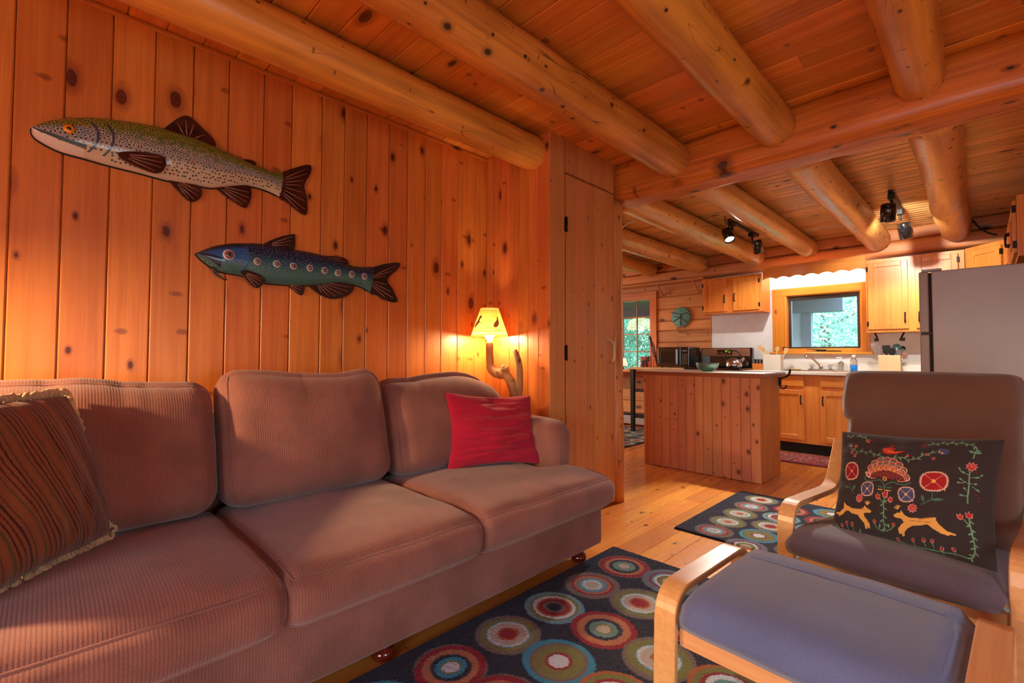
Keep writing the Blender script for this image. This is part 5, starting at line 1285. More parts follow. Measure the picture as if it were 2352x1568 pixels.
# ================================================================== CABINETS
def door(par, x0, x1, z0, z1, yf, side='R', name='door', handle=True, hinge=True, frame=0.05, hz=None):
    """raised frame-and-panel door, front face at local y = yf (facing -y)"""
    t = 0.02; mb = MB()
    f = frame
    mb.box(x0, x0 + f, yf - t, yf, z0, z1, 0.003); mb.box(x1 - f, x1, yf - t, yf, z0, z1, 0.003)
    mb.box(x0 + f, x1 - f, yf - t, yf, z0, z0 + f, 0.003); mb.box(x0 + f, x1 - f, yf - t, yf, z1 - f, z1, 0.003)
    mb.box(x0 + f, x1 - f, yf - 0.011, yf, z0 + f, z1 - f)
    d = mb.obj(name, 'oak', par)
    if handle:
        hx = x1 - f / 2 if side == 'R' else x0 + f / 2; zc = hz if hz is not None else z0 + 0.15
        h = MB().tube([(hx, yf - t, zc - 0.045), (hx, yf - t - 0.02, zc - 0.042), (hx, yf - t - 0.024, zc - 0.03), (hx, yf - t - 0.024, zc + 0.03), (hx, yf - t - 0.02, zc + 0.042), (hx, yf - t, zc + 0.045)], [0.008, 0.007, 0.006, 0.006, 0.007, 0.008], 6)
        h.obj('handle', 'dark_hardware', d)
    if hinge:
        hx = x0 if side == 'R' else x1
        for zz in (z0 + 0.06, z1 - 0.06):
            MB().box(hx - 0.010, hx + 0.006, yf - t - 0.004, yf - 0.004, zz - 0.025, zz + 0.025, 0.002).obj('hinge', 'dark_hardware', d)
    return d
def drawer_front(par, x0, x1, z0, z1, yf):
    MB().box(x0, x1, yf - 0.02, yf, z0, z1, 0.006).obj('drawer', 'oak_x', par)
c = thing('wall_cabinet', 'small two-door oak wall cabinet left of the sink window', 'cabinet')
MB().box(-2.582, -1.864, 6.10, 6.418, 1.60, 2.06, 0.003).obj('body', 'oak', c)
door(c, -2.565, -2.262, 1.622, 2.032, 6.10, 'R', hz=1.78); door(c, -2.192, -1.885, 1.622, 2.032, 6.10, 'L', hz=1.79)
c = thing('wall_cabinet', 'tall two-door oak wall cabinet right of the sink window', 'cabinet')
MB().box(-0.853, -0.100, 6.10, 6.418, 1.305, 2.065, 0.003).obj('body', 'oak', c)
door(c, -0.835, -0.512, 1.335, 2.025, 6.10, 'R', hz=1.45); door(c, -0.455, -0.145, 1.335, 2.035, 6.10, 'L', hz=1.45)
# diagonal corner cabinet: its own frame, rotated 45 degrees
c = thing('wall_cabinet', 'corner oak wall cabinet standing at an angle above the fridge top', 'cabinet', (-0.098, 6.078, 0), math.radians(-46))
MB().box(0.0, 0.40, 0.0, 0.20, 1.305, 2.065, 0.003).obj('body', 'oak', c)
door(c, 0.05, 0.345, 1.335, 2.025, 0.0, 'L', hz=1.45)
c = thing('wall_cabinet', 'oak cabinet above the fridge seen edge-on at the right border', 'cabinet', (0.185, 5.80, 0), math.radians(-90))
MB().box(0.0, 1.12, 0.0, 0.33, 1.74, 2.16, 0.003).obj('body', 'oak', c)
for a in (0.03, 0.58): door(c, a, a + 0.52, 1.765, 2.13, 0.0, 'R' if a < .1 else 'L', hz=1.95, frame=0.055)
# base cabinets and counter
c = thing('base_cabinet', 'oak base cabinets with drawers and doors under the sink counter', 'cabinet')
MB().box(-1.99, 0.20, 5.86, 6.41, 0.113, 0.852, 0.002).obj('body', 'oak', c)
MB().box(-1.99, 0.20, 5.915, 6.40, 0.0, 0.113).obj('toe_kick', 'mdf_dark', c)
for a, b in ((-1.955, -1.70), (-1.675, -1.377), (-1.225, -0.86), (-0.80, -0.44), (-0.38, 0.02)):
    drawer_front(c, a, b, 0.728, 0.846, 5.86)
    door(c, a, b, 0.150, 0.690, 5.86, 'R' if a in (-1.675, -1.955, -0.80) else 'L', hz=0.585, hinge=False, frame=0.052)
c = thing('sink_counter', 'white laminate counter with backsplash under the window', 'worktop')
mb = MB(); mb.box(-2.0, 0.53, 5.815, 5.83, 0.856, 0.892, 0.006)
mb.box(-2.0, -1.62, 5.83, 6.42, 0.858, 0.892); mb.box(-0.98, 0.53, 5.83, 6.42, 0.858, 0.892); mb.box(-1.62, -0.98, 5.83, 5.90, 0.858, 0.892); mb.box(-1.62, -0.98, 6.27, 6.42, 0.858, 0.892)
mb.obj('counter_slab', 'white_laminate', c); MB().box(-2.0, 0.53, 6.395, 6.42, 0.892, 1.003, 0.005).obj('backsplash', 'white_laminate', c)
MB().box(-2.0, 0.53, 5.83, 5.86, 0.848, 0.858).obj('under_edge', 'counter_edge', c)
mb = MB(); mb.box(-1.62, -0.98, 5.90, 6.27, 0.70, 0.712); mb.box(-1.62, -1.605, 5.90, 6.27, 0.712, 0.896); mb.box(-.995, -.98, 5.90, 6.27, .712, .896); mb.box(-1.605, -.995, 5.90, 5.915, .712, .896); mb.box(-1.605, -.995, 6.255, 6.27, .712, .896)
mb.obj('sink_basin', 'sink_steel', c)
# range
c = thing('range', 'black electric cooker with brown steel control panel behind the island', 'cooker')
MB().box(-2.685, -2.015, 5.80, 6.38, 0.06, 0.895, 0.003).obj('body', 'black_enamel', c)
MB().box(-2.69, -2.01, 5.76, 6.30, 0.895, 0.912, 0.004).obj('cooktop', 'black_enamel', c)
MB().box(-2.66, -2.04, 5.775, 5.80, 0.25, 0.83, 0.004).obj('oven_door', 'black_enamel', c)
MB().tube([(-2.6, 5.75, .80), (-2.1, 5.75, .80)], 0.010, 8).obj('oven_handle', 'stainless', c)
MB().box(-2.695, -2.045, 6.30, 6.38, 0.912, 1.165, 0.012).obj('back_panel', 'black_enamel', c)
MB().box(-2.675, -2.068, 6.288, 6.302, 1.055, 1.155, 0.008).obj('control_panel', 'brown_steel', c)
MB().box(-2.47, -2.28, 6.280, 6.290, 1.08, 1.14, 0.004).obj('display', 'display_black', c)
mb = MB()
def seg7(mb, ch_, x, z, w, h, y, t=0.0035):
    S7 = {'8': 'abcdefg', '0': 'abcdef', '1': 'bc', '2': 'abged', '3': 'abgcd', '4': 'fgbc', '5': 'afgcd', '6': 'afgedc', '7': 'abc', '9': 'abcdfg'}[ch_]
    q = {'a': (x, x + w, z + h - t, z + h), 'd': (x, x + w, z, z + t), 'g': (x, x + w, z + h / 2 - t / 2, z + h / 2 + t / 2), 'f': (x, x + t, z + h / 2, z + h), 'e': (x, x + t, z, z + h / 2), 'b': (x + w - t, x + w, z + h / 2, z + h), 'c': (x + w - t, x + w, z, z + h / 2)}
    for s_ in S7: a, b, c_, d = q[s_]; mb.box(a, b, y - 0.001, y, c_, d)
for i, s_ in enumerate('438'): seg7(mb, s_, -2.362 + i * 0.019 + (0.006 if i else 0), 1.108, 0.013, 0.022, 6.279)
mb.obj('clock_digits', 'green_digits', c)
mb = MB()
for i in range(8):
    for j in range(2):
        if not (2 < i < 6 and j == 1): mb.box(-2.46 + i * .022, -2.448 + i * .022, 6.277, 6.281, 1.086 + j * .018, 1.096 + j * .018)
mb.obj('button', 'brown_steel', c)
for x in (-2.60, -2.12):
    pass
# microwave and the cart it stands on
ct_ = thing('kitchen_cart', 'black-legged cart with wooden top left of the cooker', 'cart')
MB().box(-3.50, -2.705, 5.80, 6.38, 0.872, 0.902, 0.004).obj('top', 'utensil_wood', ct_)
for x, y in ((-3.46, 5.84), (-2.75, 5.84), (-3.46, 6.31), (-2.75, 6.31)):
    MB().prism([(x - .028, .872), (x + .028, .872), (x + .022, 0.012), (x - .022, 0.012)], .05, 1, y - .025).obj('leg', 'black_matte', ct_)
for z in (0.58, 0.22):
    MB().box(-3.44, -2.77, 5.83, 5.855, z - .018, z + .018, .002).obj('rail', 'black_matte', ct_); MB().box(-3.44, -2.77, 6.30, 6.325, z - .018, z + .018, .002).obj('rail', 'black_matte', ct_)
mw = thing('microwave', 'black microwave oven on the cart between moose board and cooker', 'microwave', (-3.14, 5.95, 0.902))
MB().box(0, 0.43, 0.012, 0.36, 0.012, 0.275, 0.006).obj('body', 'black_enamel', mw)
MB().box(0.004, 0.325, 0, 0.014, 0.016, 0.271, 0.004).obj('door', 'black_enamel', mw)
MB().box(0.04, 0.235, -0.003, 0.001, 0.06, 0.215, 0.002).obj('door_window', 'display_black', mw)
MB().box(0.272, 0.296, -0.022, 0.002, 0.035, 0.25, 0.008).obj('handle', 'black_enamel', mw)
cp_ = MB().box(0.328, 0.426, 0, 0.014, 0.016, 0.271, 0.003).obj('control_panel', 'display_black', mw)
mb = MB()
for i in range(3):
    for j in range(6): mb.box(0.345 + i * .025, 0.362 + i * .025, -0.0015, 0.001, 0.05 + j * .024, 0.062 + j * .024)
mb.box(.345, .412, -.0015, .001, .215, .235); mb.obj('button', flat('button_grey', C(96, 96, 98), .4), cp_)
for x, y in ((.04, .05), (.39, .05), (.04, .3), (.39, .3)): MB().lathe([(.012, 0), (.012, .014)], 10, c=(x, y, 0)).obj('foot', 'black_matte', mw)
# moose board and little flag beside the microwave
mo = thing('moose_board', 'small red board with a black moose silhouette, left of the microwave', 'sign', (-3.36, 6.02, 0.902))
MB().box(-0.085, 0.085, 0, 0.014, 0, 0.145, 0.006).obj('board', 'red_board', mo)
mb = MB(); K_ = 1.0
mb.prism([(-.055, .078), (-.04, .092), (-.015, .1), (.0, .112), (.02, .11), (.034, .118), (.05, .112), (.06, .098), (.058, .09), (.04, .092), (.03, .082), (.026, .07), (.028, .0), (.02, .0), (.016, .035), (.01, .06), (.006, .0), (-.002, .0), (-.002, .058), (-.03, .058), (-.032, .035), (-.03, .0), (-.038, .0), (-.044, .036), (-.048, .0), (-.056, .0), (-.056, .045)], .008, 1, -0.008)
for e in ([(.03, .118), (.018, .142), (-.004, .148), (-.006, .165)], [(.018, .142), (.02, .166)], [(.04, .118), (.05, .142), (.07, .15), (.072, .166)], [(.05, .142), (.048, .166)]): mb.tube([(a, -.004, b) for a, b in e], 0.004, 6)
mb.obj('moose', 'moose_black', mo)
fg = thing('small_flag', 'little striped stars flag on a stick leaning beside the microwave', 'flag', (-3.335, 6.12, 0.902))
MB().tube([(0.05, 0, 0.0), (-0.055, 0.0, 0.50)], 0.0035, 6).obj('stick', 'rope_beige', fg)
nu, nv = 70, 50; u = np.linspace(0, 1, nu)[:, None]; v = np.linspace(0, 1, nv)[None, :]
FX = -0.052 + 0.13 * u * 0.75 + 0.02 * v + .095 * (1 - v) * .6; FZ = 0.48 - 0.26 * (1 - v) - 0.20 * u ** 1.1; FY = 0.014 * np.sin(u * 14 + v * 3) + 0 * u
st_ = (np.floor(v * 12.999) % 2 == 0) & (u > -1); cc = np.where(st_[..., None], lin((176, 40, 60)), lin((214, 206, 210)))
cc = cc + np.zeros((nu, nv, 1)); un = (u < .42) & (v > .46); cc = np.where(un[..., None], lin((36, 44, 84)), cc)
stp = un & (((u * 26 % 2) < .7) & ((v * 26 % 2) < .8)); cc = np.where(stp[..., None], lin((220, 220, 226)), cc)
np_grid('cloth', np.stack([FX + 0 * v, FY + 0 * v, FZ], -1), 'flag_cloth', fg, cc)
# kettle
ke = thing('kettle', 'shiny steel whistling kettle on the cooktop', 'kettle', (-2.135, 5.93, 0.912))
MB().lathe([(0, 0), (0.078, 0), (0.092, 0.008), (0.098, 0.035), (0.092, 0.07), (0.07, 0.098), (0.04, 0.112), (0.036, 0.118), (0.02, 0.122), (0, 0.123)], 32, cap0=False, cap1=False).obj('body', 'stainless', ke)
MB().lathe([(0, .118), (.008, .12), (.012, .135), (.007, .142), (0, .143)], 14, cap0=False, cap1=False).obj('lid_knob', 'black_matte', ke)
MB().tube(smoothpath([(-0.075, 0, 0.075), (-0.10, 0, 0.13), (-0.08, 0, 0.19), (-0.02, 0, 0.215), (0.05, 0, 0.195), (0.088, 0, 0.14), (0.085, 0, 0.105)], 5), [0.006] * 5 + [.008] * 21 + [.006] * 5, 8).obj('handle', 'black_matte', ke)
MB().tube([(0.07, 0, 0.075), (0.105, 0, 0.105), (0.118, 0, 0.125)], [0.024, 0.017, 0.015], 12).obj('spout', 'stainless', ke)
# wall clock with twigs
wc_ = thing('wall_clock', 'round teal slab clock with dark twig hands on the log wall', 'clock', (-3.01, 6.40, 1.612))
T = Matrix.Rotation(PI / 2, 4, 'X')
vs = MB(); n = 40
pr_ = [(0.0, 0), (0.134, 0), (0.14, .006), (0.14, .016), (0.134, .022), (0, .022)]
vs.lathe(pr_, n, T=T, cap0=False, cap1=False); vs.v = [Vector(p) * (1 + .02 * nz(Vector(p) * 14)) for p in vs.v]; vs.obj('face', 'teal_clock', wc_)
for pts in ([(-.14, .075), (-.06, .05), (.02, .04), (.08, .05), (.13, .03)], [(-.12, -.07), (-.05, -.03), (.0, .0), (.03, .02)], [(.0, .04), (.0, -.03), (.002, -.12)], [(-.10, .01), (-.04, .0), (.02, -.02), (.06, -.06)], [(.06, -.06), (.10, -.075)]):
    MB().tube(smoothpath([(a, -.028, b) for a, b in pts], 4), 0.0045, 6).obj('twig', 'twig', wc_)
mb = MB()
for r, dx in ((.055, 0), (.045, .01), (.062, -.006)): mb.tube([(dx + r * math.cos(a * PI / 12), -.008 - .003 * r, -.175 + r * .8 * math.sin(a * PI / 12)) for a in range(24)], 0.0035, 5, closed=True)
mb.obj('rope_loop', 'rope_dark', wc_)
# faucet
fa = thing('faucet', 'chrome faucet with raised swivel spout at the sink', 'faucet', (-1.315, 6.33, 0.892))
MB().box(-0.125, 0.125, -0.028, 0.028, 0, 0.022, 0.006).obj('base_plate', 'chrome', fa)
MB().lathe([(0.024, .02), (.022, .05), (.014, .062), (0, .064)], 16, cap0=False, cap1=False).obj('post', 'chrome', fa)
MB().tube(smoothpath([(0, 0, .045), (-.04, -.03, .10), (-.085, -.075, .155), (-.105, -.10, .168), (-.118, -.12, .160), (-.12, -.125, .140)], 5), 0.0105, 10).obj('spout', 'chrome', fa)
for x in (-.09, .09): MB().lathe([(.018, .02), (.012, .03), (.012, .04), (.024, .05), (.026, .062), (.02, .074), (0, .076)], 14, c=(x, 0, 0), cap0=False, cap1=False).obj('knob', 'clear_glass', fa)
# soap bottles, dish, glass
so = thing('soap_bottle', 'blue liquid soap bottle with clear top beside the faucet', 'bottle', (-0.985, 6.20, 0.892))
MB().lathe([(0, 0), (.032, 0), (.034, .01), (.034, .075), (0, .075)], 20, cap0=False, cap1=False).obj('soap', 'soap_blue', so)
MB().lathe([(.034, .075), (.034, .1), (.03, .12), (.018, .14), (.014, .15)], 20, cap0=False, cap1=False).obj('bottle_body', 'clear_glass', so)
MB().lathe([(0, .148), (.017, .148), (.018, .17), (.012, .18), (0, .18)], 14, cap0=False, cap1=False).obj('cap', 'pale_plastic', so)
so = thing('pump_bottle', 'small clear pump bottle between faucet and blue soap', 'bottle', (-1.12, 6.32, 0.892))
MB().lathe([(0, 0), (.026, 0), (.028, .01), (.026, .09), (.012, .105), (.012, .115), (0, .115)], 18, cap0=False, cap1=False).obj('bottle_body', 'clear_glass', so)
mb = MB().lathe([(.014, .112), (.014, .125), (.005, .128), (.005, .145), (0, .145)], 12, cap0=False, cap1=False); mb.box(-.045, .012, -.01, .01, .142, .155, .003); mb.obj('pump', 'pale_plastic', so)
MB().lathe([(0, 0), (.035, 0), (.06, .010), (.075, .018), (.06, .014), (0, .006)], 24, cap0=False, cap1=False).obj('sponge_dish', 'candle_dish', loc=(-1.545, 6.17, 0.892)); tag(bpy.data.objects['sponge_dish'], 'shallow pale green dish left of the faucet', 'dish')
gl = thing('shot_glass', 'small patterned glass on the window sill', 'glass', (-1.70, 6.40, 1.108))
MB().lathe([(0, 0), (.022, 0), (.022, .012), (.024, .02), (.03, .062), (.028, .062), (.022, .024), (0, .02)], 20, cap0=False, cap1=False).obj('cup', 'clear_glass', gl)
MB().lathe([(.0262, .03), (.0302, .054)], 20, cap0=False, cap1=False).obj('band', 'red_board', gl)
# crock with wooden spoons (left of the window)
cr = thing('utensil_crock', 'tall white square crock holding wooden spoons left of the sink', 'crock', (-1.775, 6.20, 0.892))
mb = MB(); mb.box(-.095, .095, -.06, -.05, 0, .185, .003); mb.box(-.095, .095, .05, .06, 0, .185, .003); mb.box(-.095, -.085, -.05, .05, 0, .185, .003); mb.box(.085, .095, -.05, .05, 0, .185, .003); mb.box(-.085, .085, -.05, .05, 0, .012)
mb.obj('crock_body', 'white_ceramic', cr)
def utensil(name, label, p0, p1, head, mat, w=0.02, r=.005, hm=None, cat='utensil', group=None):
    t = thing(name, label, cat, group=group); p0, p1 = Vector(p0), Vector(p1); d = (p1 - p0).normalized()
    MB().tube([p0, p0.lerp(p1, .5), p1], r, 7).obj('handle', mat, t)
    s_ = d.cross(Vector((0, -1, 0))).normalized(); nn = d.cross(s_)
    mb = MB()
    if head == 'spoon' or head == 'paddle':
        prof = [(-.0, .3), (.2, .75), (.45, 1), (.7, .95), (.9, .6), (1, .1)] if head == 'spoon' else [(0, .3), (.15, .8), (.3, 1), (.8, 1), (1, .9)]
        L_ = w * 3.0; top = [p1 + d * (L_ * a) + s_ * w * b for a, b in prof]; bot = [p1 + d * (L_ * a) - s_ * w * b for a, b in prof][::-1]
        P = top + bot; k = len(P); vs_ = [p - nn * .003 for p in P] + [p + nn * .003 for p in P]
        mb.add(vs_, [tuple(range(k)), tuple(range(2 * k - 1, k - 1, -1))] + [(i, k + i, k + (i + 1) % k, (i + 1) % k) for i in range(k)])
    elif head == 'whisk':
        for q in range(6):
            a = PI * q / 6; ax = s_ * math.cos(a) + nn * math.sin(a)
            mb.tube(smoothpath([p1, p1 + d * w * 1.5 + ax * w * .8, p1 + d * w * 3.4 + ax * w, p1 + d * w * 4.3, p1 + d * w * 3.4 - ax * w, p1 + d * w * 1.5 - ax * w * .8, p1], 4), .0014, 4)
    elif head == 'ladle':
        Tm = Matrix.Translation(p1 + d * w) @ (Matrix.Rotation(PI / 2, 4, 'X'))
        mb.lathe([(0, -w * .6), (w * .6, -w * .45), (w, 0), (w * .93, 0), (w * .55, -w * .38), (0, -w * .5)], 20, T=Tm, cap0=False, cap1=False)
    mb.obj('head', hm or mat, t); return t
for i, (dx, tx, tz, hd, lab) in enumerate([(-.05, -.13, .235, 'paddle', 'flat wooden spatula leaning left out of the white crock'), (-.02, -.10, .215, 'spoon', 'wooden spoon leaning left behind the flat spatula'), (.02, .04, .22, 'spoon', 'pale wooden spoon standing upright in the white crock'), (.05, .12, .20, 'paddle', 'wooden turner leaning right towards the window trim')]):
    utensil('wooden_utensil', lab, (-1.775 + dx, 6.20 + (-.02 + .015 * i), 0.91), (-1.775 + tx, 6.19 + .01 * i, 0.892 + tz), hd, 'utensil_wood', .022, .006, group='wooden utensils in the white crock')
# spice box and grinders
sb = thing('spice_box', 'small wooden tray with black spice grinders beside the cooker', 'tray', (-1.955, 6.25, 0.892))
MB().box(-.06, .06, -.04, .04, 0, .075, .003).obj('tray_body', 'oak_x', sb)
for x in (-.035, .0, .035): g = MB().lathe([(0, .075), (.014, .075), (.014, .105), (.0155, .107), (.0155, .13), (0, .132)], 12, c=(x, 0, 0), cap0=False, cap1=False).obj('grinder', 'grinder_black', sb)
ol = thing('outlet', 'white outlet with a tiny green light beside the cooker', 'outlet', (-1.90, 6.414, 1.08)); MB().box(-.035, .035, -.004, .006, -.057, .057, .002).obj('plate', 'switch_white', ol)
MB().lathe([(0, .0), (.005, .0), (.004, .004), (0, .005)], 10, T=Matrix.Translation((.02, -.004, -.03)) @ Matrix.Rotation(PI / 2, 4, 'X'), cap0=False, cap1=False).obj('led', 'green_led', ol)
# utensil box on the right
ub = thing('utensil_box', 'cream wooden box crowded with kitchen utensils beside the fridge', 'box', (-0.672, 6.17, 0.892))
mb = MB(); mb.box(-.088, .088, -.07, -.06, 0, .178, .002); mb.box(-.088, .088, .06, .07, 0, .178, .002); mb.box(-.088, -.078, -.06, .06, 0, .178, .002); mb.box(.078, .088, -.06, .06, 0, .178, .002); mb.box(-.078, .078, -.06, .06, 0, .01)
mb.obj('box_body', 'cream_box', ub)
X0, Y0_, Z0_ = -0.672, 6.17, 0.91
UT = [((-.05, 0, 0), (-.105, -.02, .19), 'whisk', 'stainless', .028, 'wire whisk leaning left out of the cream box'), ((-.04, .02, 0), (-.075, .02, .22), 'whisk', 'stainless', .022, 'smaller wire whisk standing behind the big whisk'),
      ((-.02, -.01, 0), (-.025, -.02, .185), 'paddle', 'black_matte', .032, 'black slotted turner in the middle of the cream box'), ((.0, .01, 0), (.015, 0, .175), 'paddle', 'black_matte', .026, 'second black turner just right of the slotted one'),
      ((.03, .02, 0), (.035, .02, .20), 'paddle', 'teal_plastic', .018, 'pale teal spatula below the round ladle'), ((.04, 0, 0), (.052, 0, .225), 'ladle', 'dark_sage', .036, 'round dark ladle standing highest in the cream box'),
      ((.05, .02, 0), (.095, .02, .225), 'ladle', 'black_matte', .024, 'small black ladle behind the round ladle'), ((.05, -.02, 0), (.105, -.03, .155), 'spoon', 'stainless', .02, 'steel serving spoon leaning right out of the cream box'), ((.06, -.01, 0), (.085, -.02, .15), 'whisk', 'stainless', .016, 'steel masher leaning right beside the serving spoon')]
for a, b, hd, m_, w_, lab in UT:
    utensil('kitchen_utensil', lab, (X0 + a[0], Y0_ + a[1], Z0_ + a[2]), (X0 + b[0], Y0_ + b[1], Z0_ - .018 + b[2]), hd, m_, w_, .004, group='utensils in the cream box')
# brackets below the right cabinet
for x, s_, lab in ((-.80, 1, 'dark slanted bracket under the left end of the tall cabinet'), (-.56, -1, 'dark slanted bracket under the tall cabinet near the fridge')):
    mb = MB().tube([(x, 6.22, 1.303), (x + .018 * s_, 6.2, 1.262), (x + .032 * s_, 6.18, 1.222)], .008, 6); mb.box(x + .012 * s_ - .012, x + .012 * s_ + .02, 6.17, 6.19, 1.215, 1.25, .002)
    tag(mb.obj('cabinet_bracket', 'dark_hardware'), lab, 'bracket')

# ================================================================== FRIDGE
fr = thing('fridge', 'tall grey top-freezer fridge seen from its side at the right', 'fridge', (0, 4.6, 0))
MB().box(-0.255, 0.47, 0.0, 0.74, 0.03, 1.68, 0.006).obj('body', 'fridge_grey', fr)
MB().box(-0.272, -0.255, 0.012, 0.73, 0.06, 1.672).obj('gasket', 'gasket', fr)
MB().box(-0.325, -0.272, 0.0, 0.745, 1.232, 1.682, 0.008).obj('freezer_door', 'fridge_door', fr)
MB().box(-0.325, -0.272, 0.0, 0.745, 0.06, 1.218, 0.008).obj('fridge_door', 'fridge_door', fr)
MB().box(-0.32, -0.245, 0.005, 0.05, 1.218, 1.232, 0.002).obj('hinge', 'dark_hardware', fr)
MB().box(-0.31, -0.20, 0.01, 0.06, 1.682, 1.70, 0.003).obj('hinge_cover', 'fridge_grey', fr)
for z0, z1 in ((1.27, 1.55), (0.75, 1.18)): MB().tube([(-.325, .70, z0), (-.36, .70, z0 + .02), (-.36, .70, z1 - .02), (-.325, .70, z1)], .011, 8).obj('handle', 'fridge_door', fr)
for y in (.06, .68): MB().box(-.2, .4, y - .02, y + .02, 0, .03).obj('foot', 'black_matte', fr)

# ================================================================== TRACK LIGHTS
def can(par, loc, aim, lit, name='spot_head', L_=0.14, r=0.048):
    loc, aim = Vector(loc), Vector(aim); q = (aim - loc).to_track_quat('-Z', 'Y'); T = Matrix.Translation(loc) @ q.to_matrix().to_4x4()
    h = MB().lathe([(0, L_ / 2), (r * .9, L_ / 2), (r, L_ / 2 - .01), (r, -L_ / 2), (r * .94, -L_ / 2), (r * .9, L_ / 2 - .015), (0, L_ / 2 - .016)], 24, T=T, cap0=False, cap1=False).obj(name, 'black_enamel', par)
    MB().lathe([(0, .0), (r * .85, .0)], 20, T=T @ Matrix.Translation((0, 0, -L_ / 2 + .02)), cap0=False, cap1=False).obj('lens', 'spot_lens' if lit else 'display_black', h)
    return q
def spotl(loc, aim, energy, size=70, blend=.6, color=(1, .93, .82)):
    l = bpy.data.lights.new('spot', 'SPOT'); l.energy = energy; l.spot_size = math.radians(size); l.spot_blend = blend; l.shadow_soft_size = .03; l.color = color
    o = bpy.data.objects.new('spot', l); COL.objects.link(o); loc, aim = Vector(loc), Vector(aim); d = (aim - loc).normalized()
    o.location = loc + d * .06; o.rotation_euler = d.to_track_quat('-Z', 'Y').to_euler()
tk = thing('track_light', 'black ceiling track with one lit and one dark spot head', 'spotlight')
MB().box(-1.745, -1.712, 4.72, 5.55, 2.375, 2.398, .003).obj('track', 'black_matte', tk)
for y in (4.78, 5.35): MB().box(-1.75, -1.70, y - .035, y + .035, 2.335, 2.376, .004).obj('adapter', 'black_matte', tk); MB().tube([(-1.72, y, 2.34), (-1.715, y, 2.29)], .009, 8).obj('stem', 'black_matte', tk)
A_ = (-1.745, 4.74, 2.245); A_aim = (-0.72, 3.1, 0.0)
can(tk, A_, (-1.45, 4.45, 1.60), True); spotl(A_, A_aim, 430, 58)
can(tk, (-1.66, 5.33, 2.215), (-1.60, 5.55, 1.6), True); spotl((-1.66, 5.33, 2.215), (-2.0, 6.2, 1.0), 95, 90)
tk = thing('track_light', 'black ceiling track with two spot heads near the right kitchen log', 'spotlight')
MB().box(-0.515, -0.482, 4.80, 5.60, 2.375, 2.398, .003).obj('track', 'black_matte', tk)
for y in (4.86, 5.42): MB().box(-.52, -.477, y - .035, y + .035, 2.33, 2.376, .004).obj('adapter', 'black_matte', tk); MB().tube([(-.5, y, 2.34), (-.495, y, 2.28)], .010, 8).obj('stem', 'black_matte', tk)
can(tk, (-.515, 4.80, 2.215), (-.56, 4.85, 1.6), True, r=.052); spotl((-.515, 4.80, 2.215), (-.45, 6.1, 1.9), 115, 80)
can(tk, (-.46, 5.36, 2.17), (-.40, 5.55, 1.6), True, r=.052); spotl((-.46, 5.36, 2.17), (-.5, 6.0, 1.0), 85, 90)
mb = MB().tube(smoothpath([(-1.72, 4.60, 2.40), (-1.72, 4.60, 2.35), (-1.705, 4.60, 2.325), (-1.715, 4.6, 2.305), (-1.74, 4.6, 2.30), (-1.758, 4.6, 2.315)], 4), .004, 6)
tag(mb.obj('ceiling_hook', 'black_iron'), 'small dark hook in the kitchen ceiling left of the lit spotlight', 'hook')
mb = MB().tube(smoothpath([(-.04, 6.1, 2.33), (.0, 6.12, 2.26), (.06, 6.15, 2.20), (.12, 6.15, 2.17)], 5), .007, 6)
tag(mb.obj('power_cable', 'black_matte'), 'black cable dropping from the ceiling behind the corner cabinet', 'cable')

# dining lamp (seen reflected in the left window) and a little lamp on its sill
pn_ = thing('pendant_lamp', 'amber glass pendant lamp reflected in the left window', 'lamp', (-4.63, 4.82, 0))
for k in range(8):
    a0 = 2 * PI * k / 8; n = 6; P = []
    for i in range(n + 1):
        a = a0 + (2 * PI / 8) * i / n; sc_ = 1 - .05 * abs(2 * i / n - 1) ** 2; row = []
        for (r, z) in ((.03, 1.80), (.11, 1.79), (.19, 1.74), (.235, 1.66), (.255, 1.59)): row.append((r * sc_ * math.cos(a), r * sc_ * math.sin(a), z - (0.03 * (1 - abs(2 * i / n - 1) ** 2) if z < 1.6 else 0)))
        P.append(row)
    np_grid('glass_panel', np.array(P), 'lit_amber_glass', pn_)
MB().tube([(0, 0, 1.8), (0, 0, 2.42)], .006, 6).obj('cord', 'black_matte', pn_)
MB().lathe([(0, -.045), (.03, -.02), (.034, 0), (.026, .03), (.012, .05), (0, .05)], 14, c=(0, 0, 1.575), cap0=False, cap1=False).obj('bulb', 'bulb_pendant', pn_)
sl = thing('sill_lamp', 'tiny glowing cream lamp at the lower left of the left window', 'lamp', (-3.82, 6.15, 0.86))
MB().lathe([(.085, .05), (.045, .17)], 20, cap0=False, cap1=False).obj('lamp_shade', 'lit_shade', sl)
MB().lathe([(0, -.0), (.04, 0), (.03, .02), (.008, .03), (.008, .06), (0, .06)], 14, cap0=False, cap1=False).obj('base', 'dark_hardware', sl)
MB().lathe([(0, .06), (.015, .07), (.018, .09), (0, .115)], 12, cap0=False, cap1=False).obj('bulb', emis('bulb_small', (1, .7, .4, 1), 60), sl)
MB().box(-4.6, -3.6, 6.0, 6.33, 0.825, 0.86, .003).obj('sill_shelf', 'log_wall_pine'); tag(bpy.data.objects['sill_shelf'], 'wooden shelf board under the left window', 'shelf')
for x in (-4.5, -3.7): pass

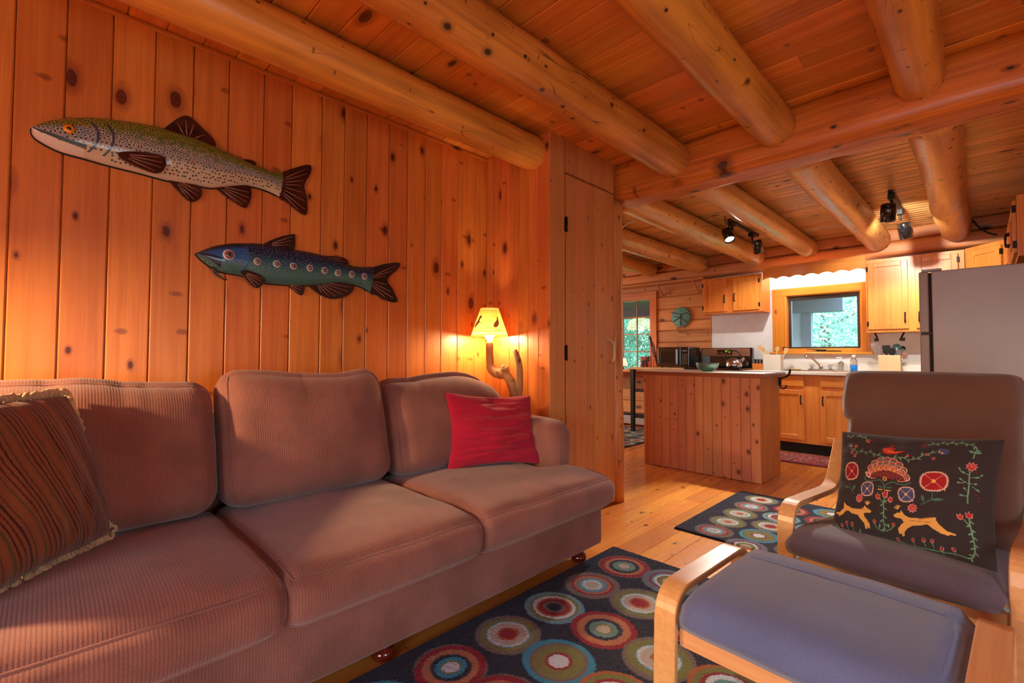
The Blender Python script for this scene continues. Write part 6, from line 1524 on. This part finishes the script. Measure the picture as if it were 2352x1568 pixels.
# ================================================================== OUTDOORS
MB().box(-40, 30, 6.6, 60, -0.9, -0.6).obj('ground', 'grass')['kind'] = 'structure'
po = thing('porch', 'grey-blue porch end wall and roof beam outside the kitchen window', 'porch')
MB().box(-2.75, -1.86, 7.95, 8.05, -0.6, 2.3).obj('end_wall', 'exterior_wall', po)
MB().box(-1.88, -1.76, 7.92, 8.04, -0.6, 1.72).obj('porch_post', 'exterior_beam', po)
MB().box(-2.9, -1.37, 7.9, 8.08, 1.70, 1.90).obj('roof_beam', 'exterior_beam', po)
MB().prism([(6.6, 2.25), (8.6, 1.98), (8.6, 2.02), (6.6, 2.30)], 7.2, 0, -8.5).obj('porch_roof', flat('porch_dark', C(84, 80, 84), .8), po)
MB().box(-8.5, -3.2, 8.4, 8.55, 1.82, 2.02).obj('roof_beam', 'porch_dark', po)
def tree(loc, h, r, mat, label, seed, n=5200):
    t = thing('tree', label, 'tree', loc, group='trees outside the kitchen windows')
    mb = MB(); mb.tube([(0, 0, 0), (.05, 0, h * .4), (0, .05, h * .9)], [.13, .09, .03], 8); rr = random.Random(seed)
    for k in range(10):
        a = rr.random() * 6.28; z = h * (.15 + .07 * k); mb.tube([(0, 0, z), (math.cos(a) * r * .6, math.sin(a) * r * .6, z + h * .08)], [.03, .008], 5)
    mb.obj('trunk', 'bark', t)
    R_ = np.random.RandomState(seed); z = R_.rand(n) ** .9; a = R_.rand(n) * 2 * PI; q = np.sqrt(R_.rand(n)) * .55 + .45
    rad = r * (0.25 + np.sin(PI * np.clip(z * .9 + .08, 0, 1))) * q * (1 + .25 * np.sin(a * 5 + z * 17) + .2 * np.sin(z * 31 + a * 3))
    c_ = np.stack([rad * np.cos(a), rad * np.sin(a), h * (.02 + .98 * z)], 1); s = .02 + .024 * R_.rand(n)
    u = R_.randn(n, 3); u /= np.linalg.norm(u, axis=1)[:, None]; w_ = np.cross(u, R_.randn(n, 3)); w_ /= np.linalg.norm(w_, axis=1)[:, None]
    V = np.stack([c_ - u * s[:, None], c_ + w_ * s[:, None] * .5, c_ + u * s[:, None], c_ - w_ * s[:, None] * .5], 1).reshape(-1, 3)
    Q = np.arange(4 * n).reshape(n, 4)
    o = np_mesh('foliage', V, Q, mat, t, smooth=False); o['kind'] = 'stuff'
TREES = [(-2.25, 11.0, 4.4, 1.2, 'leaf_light', 'pale green bushy tree filling the kitchen window view', 80000), (-6.9, 11.2, 4.4, 1.25, 'leaf_teal', 'teal-green tree filling the lower panes of the left window', 80000),
         (-3.4, 16.4, 6.5, 1.3, 'leaf_light', 'tree standing farther back behind the pale bushy tree', 40000), (-10.2, 17.0, 7.0, 1.7, 'leaf_teal', 'tree standing farther back behind the teal-green tree', 40000)]
for i, (x, y, h, r, m_, lab, nn) in enumerate(TREES): tree((x, y, -0.6), h, r, m_, lab, 50 + i, nn)
